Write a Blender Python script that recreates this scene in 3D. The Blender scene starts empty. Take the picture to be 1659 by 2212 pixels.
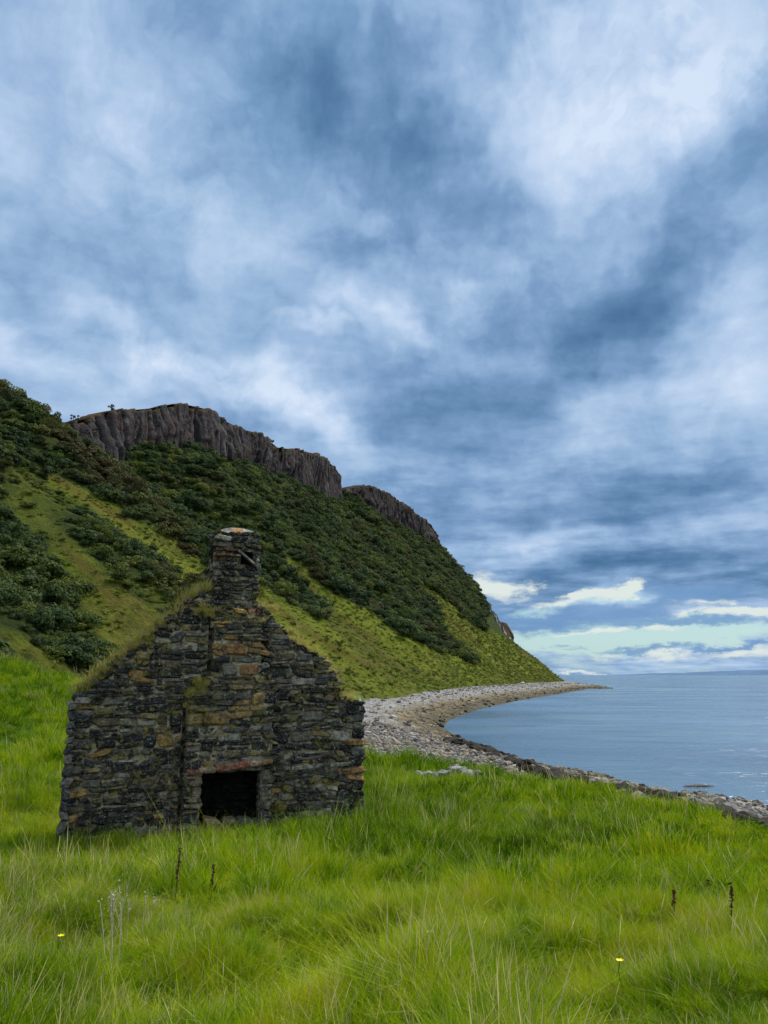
import bpy, math, random
import numpy as np
from mathutils import Vector, noise as mnoise
R = math.radians
random.seed(7); rng = np.random.default_rng(7)
sc = bpy.context.scene
COL = sc.collection

# ------------------------------------------------------------------ camera
EYE = 6.0; PITCH = 11.98; F = 1659.0
cam = bpy.data.cameras.new('camera'); cam.sensor_fit = 'HORIZONTAL'; cam.sensor_width = 36; cam.lens = 36
cam.clip_start = 0.1; cam.clip_end = 90000
co = bpy.data.objects.new('camera', cam); COL.objects.link(co)
co.location = (0, 0, EYE); co.rotation_euler = (R(90 + PITCH), 0, 0); sc.camera = co
CP, SP = math.cos(R(PITCH)), math.sin(R(PITCH))
# measurements taken off the photograph (in a 1659 x 2212 grid) become points of the place
def ray(px, py):
    a = (px - 829.5) / F; b = (1106 - py) / F
    return np.array([a, CP - b * SP, SP + b * CP])
def atY(px, py, Y):
    d = ray(px, py); k = Y / d[1]; return np.array([d[0] * k, Y, EYE + d[2] * k])
def atZ(px, py, z):
    d = ray(px, py); k = (z - EYE) / d[2]; return np.array([d[0] * k, d[1] * k, z])
def proj(x, y, z):
    z = z - EYE; dep = np.maximum(y * CP + z * SP, 1e-3); up = -y * SP + z * CP
    return 829.5 + F * x / dep, 1106 - F * up / dep

# ------------------------------------------------------------------ world: cloudy daylight
SUN_AZ, SUN_EL = 52.0, 50.0          # azimuth clockwise from +Y (the view direction)
EXPO = 0.9
sc.view_settings.view_transform = 'Standard'; sc.view_settings.look = 'None'
sc.view_settings.exposure = EXPO; sc.view_settings.gamma = 1
W = bpy.data.worlds.new('World'); sc.world = W; W.use_nodes = True
class NT:
    def __init__(s, tree): s.t = tree; s.n = tree.nodes; s.l = tree.links
    def node(s, typ, **kw):
        n = s.n.new(typ)
        for k, v in kw.items():
            if k == 'ins':
                for i, val in v.items():
                    if isinstance(val, bpy.types.NodeSocket): s.l.new(val, n.inputs[i])
                    else: n.inputs[i].default_value = val
            else: setattr(n, k, v)
        return n
    def math(s, op, a, b=0.0, c=None, clamp=False):
        ins = {0: a, 1: b}
        if c is not None: ins[2] = c
        return s.node('ShaderNodeMath', operation=op, use_clamp=clamp, ins=ins).outputs[0]
    def vmath(s, op, a, b=(0, 0, 0)):
        return s.node('ShaderNodeVectorMath', operation=op, ins={0: a, 1: b}).outputs[0]
    def mix(s, fac, a, b, blend='MIX'):
        n = s.node('ShaderNodeMix', data_type='RGBA', blend_type=blend, clamp_factor=True)
        for i, v in ((0, fac), (6, a), (7, b)):
            if isinstance(v, bpy.types.NodeSocket): s.l.new(v, n.inputs[i])
            elif i == 0: n.inputs[0].default_value = v
            else: n.inputs[i].default_value = (*v, 1) if len(v) == 3 else v
        return n.outputs[2]
    def noise(s, vec, scale, detail=4, rough=.55, dist=0, lac=2.0):
        n = s.node('ShaderNodeTexNoise', ins={'Scale': scale, 'Detail': detail, 'Roughness': rough, 'Distortion': dist, 'Lacunarity': lac})
        if vec is not None: s.l.new(vec, n.inputs['Vector'])
        return n
    def ramp(s, fac, stops, interp='LINEAR'):
        n = s.node('ShaderNodeValToRGB'); cr = n.color_ramp; cr.interpolation = interp
        while len(cr.elements) < len(stops): cr.elements.new(0.5)
        for e, (p, c) in zip(cr.elements, stops):
            e.position = p
            e.color = (*c, 1) if not isinstance(c, (int, float)) else (c, c, c, 1)
        s.l.new(fac, n.inputs[0]); return n.outputs[0]
    def mapr(s, v, a, b, c=0.0, d=1.0, smooth=False):
        n = s.node('ShaderNodeMapRange', interpolation_type='SMOOTHSTEP' if smooth else 'LINEAR', ins={0: v, 1: a, 2: b, 3: c, 4: d})
        return n.outputs[0]
def lin(r, g, b): return tuple(((c / 255) / 12.92 if c <= 10 else ((c / 255 + .055) / 1.055) ** 2.4) for c in (r, g, b))

def build_world():
    T = NT(W.node_tree); T.n.clear()
    out = T.node('ShaderNodeOutputWorld'); bg = T.node('ShaderNodeBackground', ins={1: 0.1})
    T.l.new(bg.outputs[0], out.inputs[0])
    sky = T.node('ShaderNodeTexSky', sky_type='NISHITA', sun_disc=False, sun_elevation=R(SUN_EL), sun_rotation=R(SUN_AZ), air_density=1.2, dust_density=0.6)
    tc = T.node('ShaderNodeTexCoord').outputs['Generated']
    sep = T.node('ShaderNodeSeparateXYZ', ins={0: tc}); x, y, z = sep.outputs
    az = T.math('ARCTAN2', x, y); el = T.math('ARCSINE', z)
    ae = T.node('ShaderNodeCombineXYZ', ins={0: az, 1: el, 2: 0.0}).outputs[0]
    # cloud deck coordinates: a flat layer overhead, so clouds close up towards the horizon
    zz = T.math('ADD', T.math('MAXIMUM', z, 0.0), 0.10)
    deck = T.node('ShaderNodeCombineXYZ', ins={0: T.math('DIVIDE', x, zz), 1: T.math('DIVIDE', y, zz), 2: 0.0}).outputs[0]
    n1 = T.noise(deck, 1.5, 5, .55); n2 = T.noise(ae, 5.0, 4, .6); n3 = T.noise(ae, 2.6, 3, .5)
    n4 = T.noise(T.node('ShaderNodeMapping', ins={0: ae, 3: (3.0, 16.0, 1)}).outputs[0], 1.6, 6, .62)
    warp = T.vmath('SUBTRACT', n2.outputs['Color'], (.5, .5, .5))
    wl = T.mapr(el, 0.02, 0.40, 0.035, 0.20)
    ws = T.node('ShaderNodeVectorMath', operation='SCALE', ins={0: warp, 3: wl}).outputs[0]
    wp = T.vmath('ADD', ae, ws)
    def pos(px, py):
        d = ray(px, py); d = d / np.linalg.norm(d); return math.atan2(d[0], d[1]), math.asin(d[2])
    def blob(px, py, w, h, ang, vec=wp, power=None):
        a, e = pos(px, py)
        m = T.node('ShaderNodeMapping', vector_type='TEXTURE', ins={0: vec, 1: (a, e, 0), 2: (0, 0, R(ang)), 3: (w / F, h / F, 1)})
        g = T.node('ShaderNodeTexGradient', gradient_type='SPHERICAL'); T.l.new(m.outputs[0], g.inputs[0])
        return g.outputs['Fac']
    v = T.math('MULTIPLY_ADD', n1.outputs['Fac'], 0.30, 0.31)
    v = T.math('MULTIPLY_ADD', n2.outputs['Fac'], 0.22, T.math('SUBTRACT', v, .11))
    v = T.math('MULTIPLY_ADD', n4.outputs['Fac'], T.mapr(el, 0.0, .35, .8, 0.15), T.math('SUBTRACT', v, T.mapr(el, 0.0, .35, .43, 0.08)))
    # large masses of the deck: (px, py, half width, half height, angle, amount)
    for b in [(600, 130, 560, 190, -22, -.26), (900, 330, 480, 170, -30, -.36), (760, 560, 330, 130, -20, -.16),
              (1420, 560, 420, 120, 42, -.38), (1130, 780, 460, 190, 18, -.36), (900, 900, 360, 200, 10, -.22), (1640, 250, 170, 200, 30, -.25),
              (1300, 1120, 560, 130, 5, -.16), (1350, 1225, 300, 60, 6, -.50), (1580, 1255, 260, 50, 6, -.45), (1450, 1060, 420, 60, 8, -.22), (1100, 1060, 260, 50, 4, -.16), (1250, 1240, 120, 45, 6, -.14), (1560,960,200,80,10,-.14),
              (1000, 1130, 200, 90, 0, -.12), (150, 330, 200, 140, 10, -.10), (60, 830, 300, 70, -5, -.12), (1500, 800, 260, 120, 20, .06),
              (1400, 150, 420, 300, 0, .40), (1500, 80, 260, 160, 10, .18), (1450, 270, 160, 90, 10, .22), (1050, 260, 260, 160, -30, .14),
              (380, 790, 300, 75, -18, .42), (620, 850, 230, 70, -30, .42), (130, 790, 190, 55, -25, .36), (660, 720, 110, 26, -12, .25), (800, 690, 220, 50, -15, .14),
              (1050, 590, 240, 140, 10, .22), (250, 250, 260, 120, -20, .10), (480, 480, 380, 130, -15, .10), (60, 160, 240, 300, 0, .12),
              (1250, 960, 300, 55, 8, .18), (1560, 930, 260, 70, 14, .16), (1600, 700, 160, 150, 30, .20), (1500, 1150, 300, 30, 12, .12),
              (1480, 1120, 260, 34, 14, .18), (1620, 1040, 200, 30, 10, .16), (1150, 1190, 180, 36, 8, .28)]:
        v = T.math('MULTIPLY_ADD', blob(*b[:5]), b[5] * (.85 if b[5] < 0 else .55), v)
    m1 = T.noise(T.vmath('ADD', wp, (3, 1, 0)), 6.0, 9, .64, .1).outputs['Fac']; m2 = T.noise(deck, 3.0, 8, .60, .1).outputs['Fac']
    v = T.math('ADD', T.math('MULTIPLY_ADD', m1, .62, T.math('SUBTRACT', v, .07)), T.math('MULTIPLY_ADD', m2, .42, -.33))
    wis = None
    for b in [(380, 790, 330, 85, -18, 1.3), (640, 855, 260, 80, -30, 1.3), (140, 780, 190, 70, -28, 1.2), (660, 722, 120, 34, -12, 1.0), (1440, 130, 460, 300, 0, 1.1), (1500, 240, 240, 130, 10, .9), (1050, 600, 260, 150, 10, .6), (820, 700, 240, 60, -15, .6), (1180, 1190, 200, 50, 8, .9), (1500, 1130, 300, 50, 12, .5), (1560, 930, 260, 90, 14, .6), (300, 260, 300, 140, -20, .5), (480, 480, 330, 120, -15, .45)]:
        g = T.math('MULTIPLY', blob(*b[:5]), b[5]); wis = g if wis is None else T.math('ADD', wis, g)
    bl = T.math('ABSOLUTE', T.math('SUBTRACT', T.noise(T.vmath('ADD', wp, (9, 2, 0)), 3.6, 7, .52, .1).outputs['Fac'], .5)); b2 = T.math('ABSOLUTE', T.math('SUBTRACT', T.noise(T.vmath('ADD', deck, (4, 2, 0)), 1.9, 7, .55, .1).outputs['Fac'], .5))
    v = T.math('ADD', v, T.math('MULTIPLY_ADD', bl, 1.15, T.math('MULTIPLY_ADD', b2, .9, -.145)))
    wz = T.noise(T.vmath('ADD', wp, (1, 7, 0)), 6.0, 9, .60, .25).outputs['Fac']
    v = T.math('MULTIPLY_ADD', T.math('MULTIPLY', T.mapr(wz, .42, .66, 0, 1, True), T.math('MINIMUM', wis, 1.0)), .36, v)
    col = T.ramp(v, [(0.0, lin(72, 110, 150)), (.18, lin(92, 130, 170)), (.36, lin(120, 154, 194)), (.54, lin(150, 180, 215)), (.74, lin(180, 203, 232)), (1.0, lin(210, 225, 245))])
    v5 = T.noise(T.vmath('ADD', ae, (5, 0, 0)), 3.0, 3, .5).outputs['Fac']
    col = T.mix(T.mapr(v5, .52, .68, 0, .35), col, T.mix(.5, col, lin(120, 170, 200)))
    # gaps near the horizon: cream cloud edges and turquoise clear air
    st = T.math('SUBTRACT', T.math('ADD', T.math('MULTIPLY', T.noise(T.node('ShaderNodeMapping', ins={0: ae, 3: (3.0, 14.0, 1)}).outputs[0], 2.2, 9, .66, .2).outputs['Fac'], .55), T.math('MULTIPLY', T.noise(T.node('ShaderNodeMapping', ins={0: ae, 3: (1, 2.0, 1)}).outputs[0], 15, 8, .62).outputs['Fac'], .45)), .5)
    low = 0.0
    w2 = T.vmath('SUBTRACT', T.noise(T.node('ShaderNodeMapping', ins={0: ae, 3: (1, 2.2, 1)}).outputs[0], 9, 9, .66).outputs['Color'], (.5, .5, .5)); wp2 = T.vmath('ADD', ae, T.vmath('MULTIPLY', w2, (.16, .055, 0)))
    cream = None
    for b in [(1080, 1262, 100, 48, -4, 1.5), (1290, 1285, 150, 20, 6, 1.3), (1370, 1276, 50, 16, 14, 1.0), (1480, 1306, 100, 13, 3, 1.1), (1600, 1325, 150, 16, 0, 1.4), (1300, 1366, 260, 7, 1, .9), (1480, 1412, 420, 18, 0, .85), (1250, 1455, 200, 6, 0, .7)]:
        g = T.math('MULTIPLY', blob(*b[:5], vec=wp2), b[5]); cream = g if cream is None else T.math('ADD', cream, g)
    cream = T.math('MULTIPLY', T.mapr(T.math('MULTIPLY_ADD', st, 4.2, cream), .22, .95, 0, 1, True), T.mapr(cream, 0.02, .22))
    clear = None
    for b in [(1330, 1372, 420, 42, 0, 1.7), (1480, 1365, 330, 34, 0, 1.2), (1130, 1325, 120, 22, 2, 1.1), (1300, 1298, 160, 16, 4, 1.0), (1200, 1400, 260, 36, 0, 1.2), (1400, 1440, 600, 24, 0, .7)]:
        g = T.math('MULTIPLY', blob(*b[:5], vec=wp2), b[5]); clear = g if clear is None else T.math('ADD', clear, g)
    clear = T.math('MULTIPLY', T.mapr(T.math('MULTIPLY_ADD', st, 3.2, clear), .30, 1.2, 0, 1, True), T.mapr(clear, 0.02, .25))
    nish = T.node('ShaderNodeVectorMath', operation='SCALE', ins={0: sky.outputs[0], 3: 0.1}).outputs[0]
    clr = T.mix(.72, nish, T.mix(T.mapr(el, .05, .13), lin(166, 212, 222), lin(140, 200, 228)))
    col = T.mix(clear, col, clr)
    dk = None
    for b in [(1400, 1398, 170, 11, 0, 1.2), (1620, 1397, 110, 9, 0, 1.2), (1200, 1396, 50, 9, 0, .8), (1250, 1338, 330, 34, 0, 1.4), (1500, 1290, 200, 24, 4, 1.2), (1500, 1348, 200, 14, 2, .9)]:
        g = T.math('MULTIPLY', blob(*b[:5], vec=wp2), b[5]); dk = g if dk is None else T.math('ADD', dk, g)
    col = T.mix(cream, col, lin(218, 228, 224))
    dk = T.math('MULTIPLY', T.mapr(T.math('MULTIPLY_ADD', st, -4.0, dk), .20, .9, 0, .85, True), T.mapr(dk, 0.02, .25))
    col = T.mix(dk, col, lin(112, 152, 196))
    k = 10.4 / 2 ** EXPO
    # sky raised overhead and behind the viewer, fill light added for wall, cliffs, grass
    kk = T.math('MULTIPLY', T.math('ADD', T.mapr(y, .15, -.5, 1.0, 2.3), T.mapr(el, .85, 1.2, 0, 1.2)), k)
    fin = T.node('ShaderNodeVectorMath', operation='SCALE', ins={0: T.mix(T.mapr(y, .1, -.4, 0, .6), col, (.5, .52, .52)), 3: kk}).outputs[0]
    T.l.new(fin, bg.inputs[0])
build_world()
sl = bpy.data.lights.new('sun', 'SUN'); sl.energy = 2.9; sl.angle = R(9); sl.color = (1, .95, .86)
so = bpy.data.objects.new('sun', sl); COL.objects.link(so)
sd = Vector((math.sin(R(SUN_AZ)) * math.cos(R(SUN_EL)), math.cos(R(SUN_AZ)) * math.cos(R(SUN_EL)), math.sin(R(SUN_EL))))
so.rotation_euler = sd.to_track_quat('Z', 'Y').to_euler(); so.location = (0, 0, 60)

# ------------------------------------------------------------------ helpers
def tag(o, label=None, cat=None, group=None, kind=None):
    for k, val in (('label', label), ('category', cat), ('group', group), ('kind', kind)):
        if val: o[k] = val
    return o
def mesh_obj(name, V, Fc, mat, parent=None, smooth=False, link=True):
    me = bpy.data.meshes.new(name)
    V = np.asarray(V, dtype=np.float32)
    if isinstance(Fc, np.ndarray):
        n, k = Fc.shape
        me.vertices.add(len(V)); me.vertices.foreach_set('co', V.ravel())
        me.loops.add(n * k); me.loops.foreach_set('vertex_index', Fc.astype(np.int32).ravel())
        me.polygons.add(n); me.polygons.foreach_set('loop_start', np.arange(0, n * k, k, dtype=np.int32))
        me.polygons.foreach_set('loop_total', np.full(n, k, dtype=np.int32))
        me.update(calc_edges=True); me.validate()
    else:
        me.from_pydata(V.tolist(), [], Fc)
    if smooth: me.polygons.foreach_set('use_smooth', np.ones(len(me.polygons), dtype=bool))
    for m in (mat if isinstance(mat, (list, tuple)) else [mat]): me.materials.append(m)
    o = bpy.data.objects.new(name, me)
    if link: COL.objects.link(o)
    if parent: o.parent = parent
    return o
def fattr(o, name, vals):
    a = o.data.attributes.new(name, 'FLOAT', 'POINT'); a.data.foreach_set('value', np.asarray(vals, dtype=np.float32))
def cattr(o, name, cols):
    a = o.data.attributes.new(name, 'FLOAT_COLOR', 'POINT')
    c = np.ones((len(cols), 4), dtype=np.float32); c[:, :3] = cols; a.data.foreach_set('color', c.ravel())
def grid_faces(nr, nc):
    i = np.arange(nr - 1)[:, None] * nc + np.arange(nc - 1)[None, :]
    i = i.ravel(); return np.stack([i, i + 1, i + nc + 1, i + nc], 1)
def sstep(a, b, x): t = np.clip((x - a) / (b - a), 0, 1); return t * t * (3 - 2 * t)
_tab = rng.random((256, 256))
def vnoise(x, y, seed=0):
    x = np.asarray(x, float) + seed * 17.3; y = np.asarray(y, float) + seed * 9.1
    xi = np.floor(x).astype(int); yi = np.floor(y).astype(int); fx = x - xi; fy = y - yi
    fx = fx * fx * (3 - 2 * fx); fy = fy * fy * (3 - 2 * fy)
    g = lambda a, b: _tab[a % 256, b % 256]
    return ((g(xi, yi) * (1 - fx) + g(xi + 1, yi) * fx) * (1 - fy) + (g(xi, yi + 1) * (1 - fx) + g(xi + 1, yi + 1) * fx) * fy) * 2 - 1
def fbm(x, y, seed=0, o=4):
    s = 0; a = 1
    for k in range(o): s = s + a * vnoise(x * 2 ** k, y * 2 ** k, seed + k * 3); a *= .5
    return s
def inpoly(px, py, poly):
    px = np.asarray(px, float); py = np.asarray(py, float); r = np.zeros(px.shape, bool); n = len(poly)
    for i in range(n):
        x1, y1 = poly[i][:2]; x2, y2 = poly[(i + 1) % n][:2]
        if y1 == y2: continue
        c = ((y1 > py) != (y2 > py)) & (px < (x2 - x1) * (py - y1) / (y2 - y1) + x1); r ^= c
    return r
def segdist(px, py, pl):
    d = np.full(np.shape(px), 1e9)
    for (x1, y1), (x2, y2) in zip(pl[:-1], pl[1:]):
        dx, dy = x2 - x1, y2 - y1; t = np.clip(((px - x1) * dx + (py - y1) * dy) / (dx * dx + dy * dy + 1e-9), 0, 1)
        d = np.minimum(d, np.hypot(px - x1 - t * dx, py - y1 - t * dy))
    return d
def mat(name):
    m = bpy.data.materials.new(name); m.use_nodes = True; T = NT(m.node_tree)
    T.n['Principled BSDF'].inputs['Specular IOR Level'].default_value = .12; return m, T, T.n['Principled BSDF']
def wpos(T): return T.node('ShaderNodeNewGeometry').outputs['Position']
def objpos(T): return T.node('ShaderNodeTexCoord').outputs['Object']
def attr(T, n, out='Fac'): return T.node('ShaderNodeAttribute', attribute_name=n).outputs[out]
def bump(T, b, h, strength, dist):
    n = T.node('ShaderNodeBump', ins={'Strength': strength, 'Distance': dist, 'Height': h}); T.l.new(n.outputs[0], b.inputs['Normal'])

# ------------------------------------------------------------------ ground: meadow and beach
WL_PX = [(1659, 1768), (1560, 1752), (1500, 1737), (1400, 1714), (1320, 1700), (1250, 1683), (1150, 1655), (1050, 1618), (985, 1592), (957, 1572), (968, 1556), (1030, 1533), (1120, 1513), (1200, 1500), (1270, 1488)]
WL = [(90, -220), (52, -60), (34, 4), (24, 22)] + [tuple(atZ(a, b, 0)[:2]) for a, b in WL_PX] + [(103, 352), (101, 380), (103, 420), (118, 460), (126, 495), (132, 530), (122, 600), (70, 700), (-100, 900)]
LAND = WL + [(-900, 900), (-900, -220)]
GE_PX = [(1659, 1806), (1560, 1789), (1500, 1777), (1350, 1744), (1250, 1722), (1150, 1703), (1065, 1690), (1045, 1676), (960, 1673), (900, 1682), (860, 1668), (840, 1650), (790, 1628)]
GE = [(70, -220), (40, -60), (22, 4)] + [tuple(atZ(a, b, 2.35)[:2]) for a, b in GE_PX] + [(-9, 37), (-12, 60), (-12, 90)]
MEADOW = GE + [(-3, 118), (-8, 160), (-900, 400), (-900, -220)]
CAMX, BASEZ = 0, 2.9
HOLLOWS = [(410, 2065, .55, .30), (715, 1965, .6, .3), (1254, 1965, .6, .3), (1185, 2030, .5, .12), (1000, 1690, .3, 0), (240, 1960, .7, .2), (580, 2070, .6, .15), (1450, 1850, 1.0, .22), (1330, 2130, .8, .2)]
hol = []
def ground_z(x, y):
    x = np.asarray(x, float); y = np.asarray(y, float)
    d = segdist(x, y, WL); land = inpoly(x, y, LAND)
    wob = fbm(x * .35, y * .35, 5, 3)
    zb = 2.35 * (1 - np.exp(-np.maximum(d, 0) / 6.0)) + .05 * wob * np.minimum(d, 3)
    zb = np.where(land, zb, -np.minimum(.12 * d, 6))
    ge = segdist(x, y, GE); ins = inpoly(x, y, MEADOW); sd_ = np.where(ins, ge, -ge)
    zm = 3.02 + 1.38 * (1 - sstep(1.5, 13.5, y + .10 * x)) + .35 * sstep(-7, -16, x) * sstep(0, 20, y)
    zm = zm + 4.9 * np.exp(-((x + 31) / 13) ** 2 - ((y - 44) / 17) ** 2)
    zm = zm - .45 * sstep(2, 14, x) * sstep(4, 18, y)
    nearwall = np.exp(-((x + 3.2) / 3.6) ** 2 - ((y - 14.2) / 1.8) ** 2)
    zm = zm + (1 - .85 * nearwall) * (.11 * fbm(x * .30, y * .30, 1, 3) + .11 * fbm(x * .95, y * .95, 2, 3)) + .03 * nearwall
    w = sstep(-.2, 2.6, sd_)
    z = zb * (1 - w) + np.maximum(zm, zb + .12) * w
    for hx, hy, hr, hd in hol: z = z - hd * np.exp(-((x - hx) ** 2 + (y - hy) ** 2) / hr ** 2)
    return z
def on_ground(px, py, lift=0.0):
    d = ray(px, py); t = np.concatenate([np.linspace(2.5, 120, 3000), np.linspace(120.2, 600, 2000)]) ; X = d[0] * t; Y = d[1] * t; Z = EYE + d[2] * t
    g = ground_z(X, Y) + lift; k = np.argmax(Z < g)
    return np.array([X[k], Y[k], g[k] - lift])
hl = [(*on_ground(a, b, .25)[:2], r, dd) for a, b, r, dd in HOLLOWS]
hol.extend(hl)
for _ in range(34):
    yy = rng.uniform(3.5, 12.5); hol.append((rng.uniform(-.5, .6) * yy, yy, rng.uniform(.16, .38), rng.uniform(.10, .24)))
def axis(lo, hi, a, b, st, gr=1.09):
    m = list(np.arange(a, b, st)); s = st; v = m[-1]
    while v < hi: s *= gr; s = min(s, 4 if v < 750 else 60); v += s; m.append(v)
    s = st; v = m[0]; pre = []
    while v > lo: s *= gr; s = min(s, 40); v -= s; pre.append(v)
    return np.array(pre[::-1] + m)
xs = axis(-600, 150, -24, 24, .3, 1.05); ys = axis(-200, 900, 1.0, 46, .3, 1.03)
GX, GY = np.meshgrid(xs, ys); GZ = ground_z(GX, GY)
gv = np.stack([GX.ravel(), GY.ravel(), GZ.ravel()], 1); gf = grid_faces(len(ys), len(xs))
fc = gv[gf].mean(1)
isM = inpoly(fc[:, 0], fc[:, 1], MEADOW); keep = fc[:, 2] > -2.5
def submesh(name, sel, m):
    f = gf[sel]; u, inv = np.unique(f, return_inverse=True)
    return mesh_obj(name, gv[u], inv.reshape(f.shape), m, smooth=True), u

mG, T, B = mat('meadow_soil_and_grass')
p = wpos(T)
c = T.ramp(T.noise(p, .35, 4, .6).outputs['Fac'], [(.3, (.035, .085, .008)), (.5, (.06, .12, .012)), (.7, (.11, .15, .02))])
c = T.mix(T.mapr(T.noise(p, 6, 5, .7).outputs['Fac'], .35, .7), T.mix(.5, c, (.02, .04, .005)), c)
T.l.new(c, B.inputs['Base Color']); B.inputs['Roughness'].default_value = .9; B.inputs['Specular IOR Level'].default_value = .1
bump(T, B, T.noise(p, 9, 6, .7).outputs['Fac'], 1, .12)
mead, _ = submesh('ground', isM, mG); tag(mead, kind='structure')

mB, T, B = mat('shingle_beach')
p = wpos(T)
vo = T.node('ShaderNodeTexVoronoi', ins={'Vector': p, 'Scale': 3.2, 'Randomness': 1.0})
v2 = T.node('ShaderNodeTexVoronoi', ins={'Vector': p, 'Scale': 1.1})
sv = T.node('ShaderNodeSeparateColor', ins={0: vo.outputs['Color']}).outputs[0]
wet = attr(T, 'shore')
dry = T.ramp(sv, [(0, (.06, .056, .052)), (.35, (.14, .135, .13)), (.7, (.23, .21, .185)), (1, (.38, .36, .32))])
tan = T.ramp(sv, [(0, (.05, .036, .018)), (.5, (.15, .115, .055)), (1, (.30, .235, .12))])
weed = T.ramp(sv, [(0, (.012, .010, .006)), (.6, (.05, .038, .016)), (1, (.13, .10, .045))])
wn = T.math('MULTIPLY_ADD', T.noise(p, .35, 4, .6).outputs['Fac'], 4.5, T.math('SUBTRACT', wet, 2.25))
pt = T.noise(p, .9, 5, .7).outputs['Fac']; tan = T.mix(T.mapr(pt, .42, .58, .75, 0), tan, (.035, .027, .014)); c = T.mix(T.mapr(wn, 4.6, 8.0), tan, dry); c = T.mix(T.mapr(wn, 1.6, 4.2), weed, c)
c = T.mix(T.mapr(T.noise(p, .13, 3, .5).outputs['Fac'], .5, .7, 0, .35), c, (.12, .115, .09))
T.l.new(c, B.inputs['Base Color']); B.inputs['Roughness'].default_value = .8
bump(T, B, T.math('ADD', vo.outputs['Distance'], v2.outputs['Distance']), .9, -.25)
bea, ub = submesh('beach', (~isM) & keep, mB); tag(bea, kind='structure')
fattr(bea, 'shore', np.minimum(segdist(gv[ub, 0], gv[ub, 1], WL), 60))

# ------------------------------------------------------------------ sea
mS, T, B = mat('sea_water')
p = wpos(T)
mp = T.node('ShaderNodeMapping', ins={0: p, 2: (0, 0, R(12)), 3: (.55, 1.5, 1)}).outputs[0]
h1 = T.noise(mp, .9, 4, .65, .4).outputs['Fac']; h2 = T.noise(mp, .26, 6, .6, .3).outputs['Fac']; h3 = T.noise(p, .03, 3, .5).outputs['Fac']
hh = T.math('MULTIPLY_ADD', h2, 1.2, T.math('MULTIPLY', h1, .55))
c = T.mix(T.mapr(h3, .35, .65), lin(52, 78, 98), lin(76, 102, 122))
T.l.new(c, B.inputs['Base Color']); T.l.new(T.mapr(T.noise(T.node('ShaderNodeMapping', ins={0: p, 3: (.35, 1.3, 1)}).outputs[0], .035, 5, .6).outputs['Fac'], .38, .62, .12, .34), B.inputs['Roughness']); B.inputs['IOR'].default_value = 1.333; B.inputs['Specular IOR Level'].default_value = .5
hh = T.math('MULTIPLY_ADD', T.noise(mp, .06, 2, .5).outputs['Fac'], 4.0, hh); bump(T, B, hh, 1.0, .30)
sx = np.concatenate([-np.geomspace(60000, 60, 22), np.linspace(-50, 160, 12), np.geomspace(200, 60000, 20)]); sy = np.concatenate([np.linspace(-250, 900, 30), np.geomspace(1000, 60000, 24)])
SX, SY = np.meshgrid(sx, sy)
sea = mesh_obj('water', np.stack([SX.ravel(), SY.ravel(), np.zeros(SX.size)], 1), grid_faces(len(sy), len(sx)), mS, smooth=True); tag(sea, kind='structure')

# far shore on the horizon, right of the frame; blue distance haze painted in
mF, T, B = mat('far_moorland_haze'); T.l.new(T.ramp(T.noise(wpos(T), .002, 4).outputs['Fac'], [(.3, (.05, .10, .17)), (.7, (.08, .14, .21))]), B.inputs['Base Color']); B.inputs['Roughness'].default_value = 1
fx = np.linspace(5200, 16000, 90); fh = (70 + 75 * sstep(6500, 10500, fx)) * sstep(5200, 7200, fx) + 18 * fbm(fx / 900, fx * 0, 4, 3) * sstep(5400, 7600, fx)
V = []
for i, xx in enumerate(fx): V += [(xx, 17600, -2), (xx, 18200, max(fh[i], 0) * .8), (xx, 19000, max(fh[i], 0)), (xx, 21000, -2)]
far = mesh_obj('hills', V, grid_faces(90, 4), mF, smooth=True); tag(far, kind='structure')

# ------------------------------------------------------------------ escarpment: hillside, cliffs
SKY = [(0, 858), (20, 868), (40, 882), (60, 903), (85, 918), (115, 931), (135, 928), (160, 908), (200, 900), (240, 886), (285, 884), (330, 880), (360, 873), (400, 872), (440, 881), (465, 893), (480, 905), (520, 925), (565, 938), (580, 950), (600, 966), (640, 970), (675, 978), (700, 988), (720, 1006), (734, 1035), (741, 1062), (748, 1056), (765, 1050), (790, 1048), (815, 1056), (832, 1064), (855, 1080), (870, 1086), (890, 1098), (905, 1118), (920, 1124), (933, 1134), (940, 1152), (946, 1176)]
CB = [(130, 945), (160, 962), (200, 985), (240, 985), (290, 960), (340, 958), (400, 964), (450, 974), (500, 985), (540, 1002), (580, 1018), (620, 1032), (660, 1058), (700, 1076), (735, 1084), (741, 1066), (748, 1060), (770, 1082), (800, 1108), (830, 1118), (870, 1138), (900, 1152), (930, 1166), (946, 1178)]
CY = [(0, 195), (100, 218), (130, 228), (375, 285), (617, 372), (763, 452), (853, 530), (918, 590), (948, 622)]
FT = [(0, (2, 142, 2.4)), (100, (9, 178, 2.3)), (375, (27, 250, 2.3)), (617, (58, 340, 2.2)), (763, (88, 420, 2.0)), (853, (112, 488, 1.4)), (918, (120, 525, .8)), (948, (123, 545, .5))]
def ip(x, tab): a = [t[0] for t in tab]; b = np.array([t[1] for t in tab], float); return np.interp(x, a, b) if b.ndim == 1 else np.array([np.interp(x, a, b[:, k]) for k in range(b.shape[1])])
sec = []      # sections: foot, base of cliff, crest
for fo, cr in [((-70, -160, 4), (-190, -190, 76)), ((-44, -60, 4.2), (-160, -80, 78)), ((-33, 0, 4.2), (-150, -5, 80)), ((-30, 30, 4), (-142, 50, 83)), ((-24, 55, 3.5), (-134, 88, 85)), ((-16, 80, 3), (-125, 120, 86)), ((-7, 112, 2.5), (-116, 155, 84))]:
    sec.append((np.array(fo, float), np.array(cr, float), np.array(cr, float)))
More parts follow.
